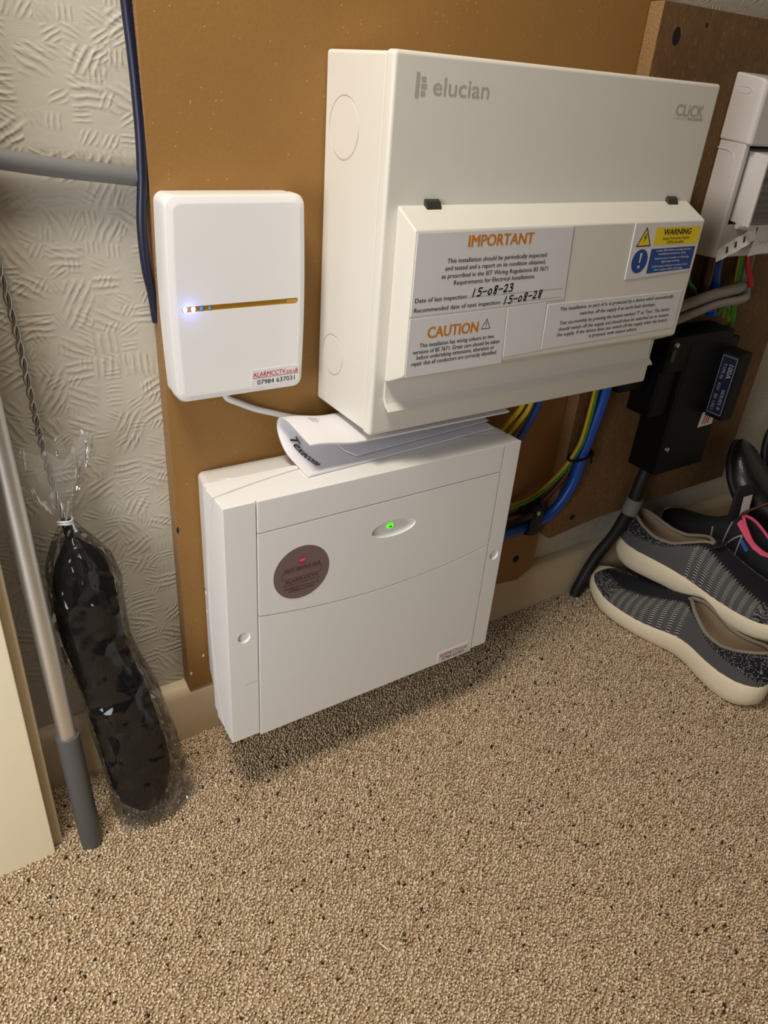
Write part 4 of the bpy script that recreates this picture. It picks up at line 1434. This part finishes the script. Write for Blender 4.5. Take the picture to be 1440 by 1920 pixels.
def lump(name, prof, mat, parent, ns=44, na=40, amp=0.05, seed=0, ysq=0.72, fuzz=0.0, sway=0.006):
    vs, fs = [], []
    rr = np.random.default_rng(seed)
    ph = rr.uniform(0, 6.28, 8)
    for j in range(ns + 1):
        s = j / ns
        r = np.interp(s, [p[0] for p in prof], [p[1] for p in prof])
        cx = np.interp(s, [p[0] for p in prof], [p[2] for p in prof])
        c = TP + axn * (Ln * s) + e1 * cx
        for i in range(na):
            a = 2 * PI * i / na
            w = 1 + amp * (math.sin(3 * a + ph[0] + 9 * s) + 0.7 * math.sin(5 * a + ph[1] - 17 * s) + 0.6 * math.sin(2 * a + ph[2] + 26 * s)) + fuzz * rr.normal()
            p = c + e1 * (r * w * math.cos(a)) + e2 * (r * w * ysq * math.sin(a))
            vs.append((p.x, min(p.y, YW - 0.001 if p.z > 0.08 else -0.002), max(p.z, -0.001)))
    for j in range(ns):
        for i in range(na):
            fs.append((j * na + i, j * na + (i + 1) % na, (j + 1) * na + (i + 1) % na, (j + 1) * na + i))
    fs.append(tuple(range(na)))
    fs.append(tuple(range(ns * na, ns * na + na)))
    return mk(name, vs, fs, mat, parent, smooth=170)


lump('bristles', [(0.05, 0.004, 0), (0.075, 0.010, 0), (0.11, 0.020, 0.001), (0.16, 0.0265, 0.000), (0.24, 0.0285, -0.004), (0.36, 0.0270, -0.008), (0.46, 0.0265, -0.006), (0.54, 0.0280, -0.004), (0.64, 0.0300, -0.005), (0.76, 0.0310, -0.006), (0.88, 0.0300, -0.006), (0.95, 0.0250, -0.008), (1.0, 0.012, -0.010)],
     M['bristle'], br, ns=120, na=90, amp=0.03, seed=3, fuzz=0.014)
bg = thing('plastic_bag', (-0.112, -0.075, 0), 'crinkled clear plastic bag tied round the black brush beside the pole', 'bag')


def trw(a):
    return abs((a / PI) % 2 - 1) * 2 - 1


FP = [(0.0, 0.0050, 0.002), (0.02, 0.0085, 0.001), (0.054, 0.0165, 0.0), (0.12, 0.0290, 0.0), (0.204, 0.0345, -0.0012), (0.29, 0.0338, -0.005), (0.382, 0.0322, -0.008), (0.475, 0.0325, -0.0035), (0.573, 0.0366, -0.0005),
      (0.673, 0.0382, 0), (0.78, 0.0400, 0.0005), (0.89, 0.0415, 0), (0.96, 0.0390, -0.004), (1.00, 0.0340, -0.007), (1.03, 0.0300, -0.010)]
vs, fs = [], []
ns_, na = 110, 96
fr_ = np.random.default_rng(21)
phs = fr_.uniform(0, 6.28, 6)
for j in range(ns_ + 1):
    sj = 1.03 * j / ns_
    r = np.interp(sj, [p[0] for p in FP], [p[1] for p in FP])
    cx = np.interp(sj, [p[0] for p in FP], [p[2] for p in FP])
    c = TP + axn * (Ln * sj) + e1 * cx
    fold = math.exp(-sj / 0.16)
    for i in range(na):
        a = 2 * PI * i / na
        w = 1 + (0.02 + 0.16 * fold) * trw(9 * a + phs[0] + 3 * sj) + 0.028 * trw(4 * a + 22 * sj + phs[1]) + 0.024 * trw(3 * a - 31 * sj + phs[2]) + 0.02 * trw(7 * a + 12 * sj + phs[3])
        ca, sa = math.cos(a), math.sin(a)
        wc = 1 + (w - 1) * (0.25 + 0.75 * abs(sa))
        p = c + e1 * (r * wc * ca) + e2 * (r * 0.74 * w * sa)
        vs.append((p.x, min(p.y, YW - 0.001 if p.z > 0.08 else -0.002), max(p.z, 0.0005)))
for j in range(ns_):
    for i in range(na):
        fs.append((j * na + i, j * na + (i + 1) % na, (j + 1) * na + (i + 1) % na, (j + 1) * na + i))
mk('film', vs, fs, M['film'], bg, smooth=24)
# loose tail of the bag lying on the carpet
vs, fs = [], []
for j in range(7):
    for i in range(15):
        u, w = i / 14, j / 6
        x = -0.150 + 0.078 * u + 0.010 * w * (u - 0.5)
        y = -0.066 - 0.030 * w - 0.012 * math.sin(u * 3.0) + 0.016 * u
        vs.append((x, y, 0.0035 + 0.0026 * trw(u * 17 + w * 5) + 0.0020 * trw(w * 9 - u * 7) + 0.008 * (1 - w) ** 2))
for j in range(6):
    for i in range(14):
        fs.append((j * 15 + i, j * 15 + i + 1, (j + 1) * 15 + i + 1, (j + 1) * 15 + i))
mk('bag_tail', vs, fs, M['film_neck'], bg, smooth=30)
# flared bag neck above the tie, crumpled round the wire stem
vs, fs = [], []
na, nj = 72, 14
NK = [TP, Vector((-0.1520, -0.0250, 0.372)), Vector((-0.1520, -0.0240, 0.396)), Vector((-0.1520, -0.0200, 0.418))]
NS = spline([tuple(p) for p in NK], 8)
for j in range(nj + 1):
    q = j / nj
    c = Vector(NS[int(round(q * (len(NS) - 1)))])
    r = 0.0050 + 0.0260 * min(1.0, q * 1.25) ** 0.9
    for i in range(na):
        a = 2 * PI * i / na
        w = 1 + (0.05 + 0.16 * q) * trw(7 * a + 3 * q) + 0.12 * q * trw(4 * a + 5 * q + 1) + 0.08 * q * trw(13 * a - 9 * q)
        rag = 0.007 * q * trw(3 * a + 0.7) + 0.004 * q * trw(11 * a)
        p = c + Vector((1, 0, 0.10)) * (r * w * math.cos(a)) + Vector((0, 1, 0)) * (r * 0.42 * w * math.sin(a)) + Vector((0, 0, 1)) * rag
        vs.append((p.x, p.y, p.z))
for j in range(nj):
    for i in range(na):
        fs.append((j * na + i, j * na + (i + 1) % na, (j + 1) * na + (i + 1) % na, (j + 1) * na + i))
mk('bag_neck', vs, fs, M['film_neck'], bg, smooth=20)
for kk, sh_ in enumerate((0.0, 0.0022)):
    v, f = tubev([tuple(TP + axn * sh_ + e1 * (0.0066 * math.cos(a)) + e2 * (0.0060 * math.sin(a)) + axn * 0.001 * math.sin(2 * a)) for a in [2 * PI * i / 24 for i in range(25)]], 0.0011, 6, caps=False)
    mk('tie', v, f, M['white_pvc'], bg, smooth=60)
mk('tie_end', *tubev(spline([tuple(TP + e1 * 0.002 - e2 * 0.006), tuple(TP + e1 * 0.006 - e2 * 0.008 - axn * 0.006), tuple(TP + e1 * 0.0085 - e2 * 0.007 - axn * 0.013)], 4), 0.0010, 6), M['white_pvc'], bg, smooth=60)

# ------------------------------------------------------------------ shoes
def cint(x, xs, ys_):
    """smooth interpolation (monotone-ish cosine)"""
    return float(np.interp(x, xs, ys_))


HW = ([0, .012, .04, .09, .16, .3, .45, .6, .72, .82, .9, .95, .985, 1], [0.004, .014, .0235, .0305, .0345, .0350, .0365, .0440, .0485, .0465, .0385, .0290, .0150, .003])
SM = lambda x, t: float(np.mean([np.interp(np.clip(x + d, 0, 1), t[0], t[1]) for d in (-.018, -.009, 0, .009, .018)]))


class Shoe:
    def __init__(s, name, loc, rot, label, cat, L=0.31, wide=1.0, heel=0.041, ball=0.029, collar=None, group=None, flip=1, open_=True, waist=0):
        s.waist = waist
        s.L, s.w, s.flip, s.open = L, wide * L / 0.31, flip, open_
        s.root = thing(name, loc, label, cat, group, rot=rot)
        s.heel, s.ball = heel, ball
        s.hc = collar or ([0, .03, .08, .15, .22, .30, .38, .44, .48, .55, .65, .75, .85, .93, 1], [.088, .091, .085, .074, .067, .068, .080, .088, .085, .074, .061, .053, .048, .045, .036])
        s.e = ([0, .035, .07, .12, .2, .33, .41, .455, .47, 1], [0, 0, .013, .020, .0235, .0220, .0150, .0040, 0, 0])

    def hw(s, t):
        if t < 0.03 or t > 0.97:
            return float(np.interp(t, *HW)) * s.w
        return SM(t, HW) * s.w

    def hs(s, t, sg):
        """half width on one side; the inner side is drawn in at the waist"""
        return s.hw(t) - (0.0115 * s.w * math.exp(-((t - 0.40) / 0.13) ** 2) if sg == s.waist else 0.0)

    def cy(s, t):
        return s.flip * (0.006 * math.sin(PI * t) - 0.006 * t * t) * s.w

    def zb(s, t):
        return (0.016 * max(0, (t - 0.74) / 0.26) ** 2 + 0.008 * max(0, (0.10 - t) / 0.10) ** 2) * s.L / 0.31

    def zs(s, t):
        return (np.interp(t, [0, .1, .35, .6, .8, .93, 1], [s.heel + .003, s.heel, s.heel - .004, s.ball, s.ball, s.ball + .008, s.ball + .013])) * s.L / 0.31

    def P(s, t, v, out=0.0):
        """upper surface; v in [-1,1]: -1 left sole edge, 0 top/middle, +1 right sole edge"""
        w, e = s.hs(t, -1 if v < 0 else 1) * 0.985, (SM(t, s.e) * s.w if s.open else 0.0)
        e = min(e, w * 0.8)
        zs, hc = s.zs(t) - 0.003, SM(t, s.hc) * s.L / 0.31
        q = 1 - abs(v)          # 0 at sole .. 1 at top
        sg = -1 if v < 0 else 1
        ww = w + out
        y = e + (ww - e) * math.cos(PI / 2 * q) ** 0.62
        z = zs + (hc + out - zs) * math.sin(PI / 2 * q) ** 0.92
        return (t * s.L, s.cy(t) + sg * y, z)

    def build(s, m_sole, m_up, m_line, m_coll, pattern=True, m_out=None):
        root = s.root
        T = [0, .008, .02, .04, .065, .1, .14, .18, .22, .26, .30, .34, .38, .42, .45, .47, .5, .54, .58, .62, .66, .70, .74, .78, .82, .86, .89, .92, .945, .965, .98, .992, 1.0]
        # sole
        vs, fs = [], []
        lev = [(0.0, 0.90), (0.10, 0.97), (0.35, 1.03), (0.65, 1.045), (0.9, 1.02), (1.0, 0.97)]
        ring = [(t, -1) for t in T] + [(t, 1) for t in T[::-1]]
        n = len(ring)
        for q, sc in lev:
            for t, sg in ring:
                zb, zs = s.zb(t), s.zs(t)
                bulge = (sc - 1) * 0.045 * s.w
                x = t * s.L + (0.004 * (sc - 0.97) / 0.07) * (1 if t > .9 else (-1 if t < .1 else 0)) * 0.6
                vs.append((x, s.cy(t) + sg * (s.hs(t, sg) + bulge), zb + (zs - zb) * q))
        for j in range(len(lev) - 1):
            for i in range(n):
                fs.append((j * n + i, j * n + (i + 1) % n, (j + 1) * n + (i + 1) % n, (j + 1) * n + i))
        k_ = len(T)
        for lvl in (0, len(lev) - 1):
            o_ = lvl * n
            for i in range(k_ - 1):
                fs.append((o_ + i, o_ + i + 1, o_ + n - 2 - i, o_ + n - 1 - i))
        mk('sole', vs, fs, m_sole, root, smooth=50, local=True)
        if m_out:
            vs2, fs2 = [], []
            for zq in (-0.0, 0.30):
                for t, sg in ring:
                    zb, zs = s.zb(t), s.zs(t)
                    vs2.append((t * s.L, s.cy(t) + sg * (s.hw(t) * 0.985 + 0.0015), zb - 0.001 + (zs - zb) * zq))
            for i in range(n):
                fs2.append((i, (i + 1) % n, n + (i + 1) % n, n + i))
            for i in range(k_ - 1):
                fs2.append((i, i + 1, n - 2 - i, n - 1 - i))
            mk('outsole', vs2, fs2, m_out, root, smooth=50, local=True)
        # upper
        nq = 12
        vs, fs, uvs = [], [], []
        V_ = [-1 + i / nq for i in range(nq)] + [-1e-6] + [1e-6] + [(i + 1) / nq for i in range(nq)]
        m_ = len(V_)
        T2 = sorted(set(T + [.01, .03, .05, .08, .12, .16, .2, .24, .28, .32, .36, .4, .435, .46, .52, .56, .6]))
        for t in T2:
            for v_ in V_:
                vs.append(s.P(t, v_))
                uvs.append((t, 1 - abs(v_)))
        for j in range(len(T2) - 1):
            for i in range(m_ - 1):
                if i == nq and s.open and .03 < T2[j] and T2[j + 1] <= .4701:
                    continue
                fs.append((j * m_ + i, j * m_ + i + 1, (j + 1) * m_ + i + 1, (j + 1) * m_ + i))
        o_ = mk('upper', vs, fs, m_up, root, smooth=170, local=True, fixn=False)
        uv = o_.data.uv_layers.new(name='UVMap')
        for p in o_.data.polygons:
            for li in p.loop_indices:
                uv.data[li].uv = uvs[o_.data.loops[li].vertex_index]
        if not s.open:
            return s
        # lining
        TO = [t for t in T2 if .034 <= t <= .47]
        vs, fs = [], []
        QV = [-1 + i / 8 for i in range(17)]
        for t in TO:
            a = s.P(t, -1e-6)
            b_ = s.P(t, 1e-6)
            zf = s.zs(t) + 0.006
            for q in QV:
                y = (a[1] + b_[1]) / 2 + (b_[1] - a[1]) / 2 * q * (1.0 + 0.25 * (1 - abs(q)))
                vs.append((a[0], y, zf + (a[2] - zf) * abs(q) ** 4))
        m_ = len(QV)
        for j in range(len(TO) - 1):
            for i in range(m_ - 1):
                fs.append((j * m_ + i, j * m_ + i + 1, (j + 1) * m_ + i + 1, (j + 1) * m_ + i))
        mk('lining', vs, fs, m_line, root, smooth=170, local=True, fixn=False)
        edge = [s.P(t, -1e-6) for t in TO[::-1]] + [s.P(t, 1e-6) for t in TO[1:]]
        mk('collar', *tubev(spline(edge, 3), 0.0030 * s.w, 8), m_coll, root, smooth=80, local=True)
        return s

    def tongue(s, mat, h=0.020, label_mat=None, w=0.018):
        a = s.P(.40, -1e-6)
        vs, fs = [], []
        x0 = .455 * s.L
        z0 = s.P(.46, -1e-6)[2] - 0.012
        c = s.cy(.43)
        for (dx, dz, ww) in ((0.006, 0, w), (0.008, 0.012, w * 1.08), (0.013, 0.012 + h * .7, w), (0.017, 0.012 + h, w * .75)):
            for y in (-ww, -ww * .4, ww * .4, ww):
                vs.append((x0 + dx - 0.003 * (1 - (y / w) ** 2), c + y, z0 + dz))
            for y in (ww, ww * .4, -ww * .4, -ww):
                vs.append((x0 + dx + 0.005 - 0.003 * (1 - (y / w) ** 2), c + y, z0 + dz))
        for j in range(3):
            for i in range(8):
                fs.append((j * 8 + i, j * 8 + (i + 1) % 8, (j + 1) * 8 + (i + 1) % 8, (j + 1) * 8 + i))
        fs += [tuple(range(8)), tuple(range(24, 32))]
        mk('tongue', vs, fs, mat, s.root, smooth=60, local=True)
        if label_mat:
            xx = x0 + 0.0030
            g = [(xx, c - 0.011, z0 + 0.014), (xx, c + 0.011, z0 + 0.014), (xx + 0.0055, c + 0.011, z0 + 0.006 + h * .85), (xx + 0.0055, c - 0.011, z0 + 0.006 + h * .85)]
            mk('size_label', g, [(0, 1, 2, 3)], label_mat, s.root, local=True)


# lower knitted sneaker: toe towards the wall
ang = math.atan2(0.312, 0.020)
s1_ = Shoe('sneaker', (0.6320, -0.3225, 0.0), (0, 0, ang), 'lower grey knitted sneaker with a cream sole, flat on the carpet under its mate', 'shoe', L=0.312, group=None, flip=-1, waist=1)
s1_.build(M['sole'], M['knit'], M['lining'], M['collar'])
# upper sneaker: heel at the wall, toe towards the viewer, resting on the lower one
ang2 = math.atan2(-0.300, 0.032)
s2_ = Shoe('sneaker', (0.6850, -0.0120, 0.0565), (math.radians(0), math.radians(-3), ang2), 'upper grey knitted sneaker with a cream sole, lying across its mate', 'shoe', L=0.312, group=None, flip=1)
s2_.build(M['sole'], M['knit'], M['lining'], M['collar'])
s2_.tongue(M['black_fabric'], 0.004, None, 0.013)

# black and pink trainer behind
s3_ = Shoe('trainer', (0.7920, -0.2450, 0.0560), (0, math.radians(-4), math.radians(88)), 'black trainer with a pink collar and silver side strokes, at the right edge', 'shoe', L=0.250, wide=1.05, collar=([0, .03, .08, .15, .22, .30, .38, .44, .48, .55, .65, .75, .85, .93, 1], [.118, .122, .115, .104, .098, .102, .118, .128, .128, .112, .086, .068, .058, .050, .038]))
s3_.build(M['white_rubber'], M['black_fabric'], M['black_fabric'], M['pink'], m_out=M['red_rubber'])
s3_.tongue(M['black_fabric'], 0.046, M['sticker'], 0.022)


def on_shoe(s, tv, w, mat, name):
    """ribbon over the upper along (t, v) points"""
    vs, fs = [], []
    P_ = spline([(a, b_, 0) for a, b_ in tv], 5)
    for i, p in enumerate(P_):
        q = P_[min(i + 1, len(P_) - 1)] - P_[max(i - 1, 0)]
        nrm = np.array((-q[1] * 0.1, q[0] / 0.1))
        nrm = nrm / (np.linalg.norm(nrm * np.array((1.0, 0.1))) + 1e-9)
        for sg in (-1, 1):
            vs.append(s.P(float(p[0] + sg * nrm[0] * w / s.L / 2), float(p[1] + sg * nrm[1] * w * 8 / 2 * 0.12), 0.0012))
        if i:
            fs.append((2 * i - 2, 2 * i - 1, 2 * i + 1, 2 * i))
    return mk(name, vs, fs, mat, s.root, smooth=60, local=True)


# pink band below the collar on the left flank
vs, fs = [], []
TT = [.05, .1, .16, .22, .28, .34, .40, .44]
for t_ in TT:
    for q in (0.02, 0.14, 0.26):
        vs.append(s3_.P(t_, q, 0.0016))
for j in range(len(TT) - 1):
    for i in range(2):
        fs.append((j * 3 + i, j * 3 + i + 1, (j + 1) * 3 + i + 1, (j + 1) * 3 + i))
mk('collar_band', vs, fs, M['pink'], s3_.root, smooth=80, local=True, label='pink collar band')


def on_side(s, pts, wd, name, mat):
    """straight strokes on the left flank, pts in (t, v)"""
    vs, fs = [], []
    for (t0, v0), (t1, v1) in pts:
        n_ = 5
        d = np.array((t1 - t0, (v1 - v0) * 0.35))
        d /= np.linalg.norm(d)
        nn = np.array((-d[1], d[0] / 0.35)) * wd
        o_ = len(vs)
        for i in range(n_ + 1):
            u = i / n_
            t_, v_ = t0 + (t1 - t0) * u, v0 + (v1 - v0) * u
            vs.append(s.P(t_ - nn[0], max(.02, v_ - nn[1]), 0.0022))
            vs.append(s.P(t_ + nn[0], min(.98, v_ + nn[1]), 0.0022))
            if i:
                fs.append((o_ + 2 * i - 2, o_ + 2 * i - 1, o_ + 2 * i + 1, o_ + 2 * i))
    return mk(name, vs, fs, mat, s.root, smooth=60, local=True, fixn=False)


on_side(s3_, [((.47, .30), (.45, .82)), ((.45, .82), (.37, .30)), ((.37, .30), (.35, .82)), ((.52, .80), (.56, .45))], 0.0042, 'side_strokes', M['silver'])
on_side(s3_, [((.30, .45), (.36, .40))], 0.02, 'blue_patch', M['blue_fabric'])
mk('lace', *tubev(spline([s3_.P(.47, .06, .004), s3_.P(.44, -.02, .016), s3_.P(.40, -.1, .034), s3_.P(.43, -.2, .022)], 5), 0.0022, 8), M['brown_pvc'], s3_.root, smooth=60, local=True, label='loose brown lace')

# black leather shoes leaning against the wall behind
for i, (lc, rt, lb) in enumerate((((0.906, -0.195, 0.016), (0, math.radians(-50), math.radians(102)), 'shiny black leather shoe propped toe-up behind the pink trimmed trainer'),
                                  ((0.975, -0.165, 0.020), (0, math.radians(-60), math.radians(94)), 'second black leather shoe, taller, at the right edge of the photo'))):
    s4 = Shoe('leather_shoe', lc, rt, lb, 'shoe', L=0.27, wide=1.02, heel=0.026, ball=0.014)
    s4.build(M['black_rubber'], M['leather'], M['black_fabric'], M['leather'])

# ------------------------------------------------------------------ bits on the carpet
o = mk('carpet_sliver', *tubev([(0.0150, -0.3290, 0.0040), (0.0178, -0.3361, 0.0046), (0.0195, -0.3420, 0.0040)], [0.0002, 0.0008, 0.0002], 6), M['wood_splinter'], smooth=60)
setp(o, 'tiny white sliver lying on the carpet in the foreground', 'debris')
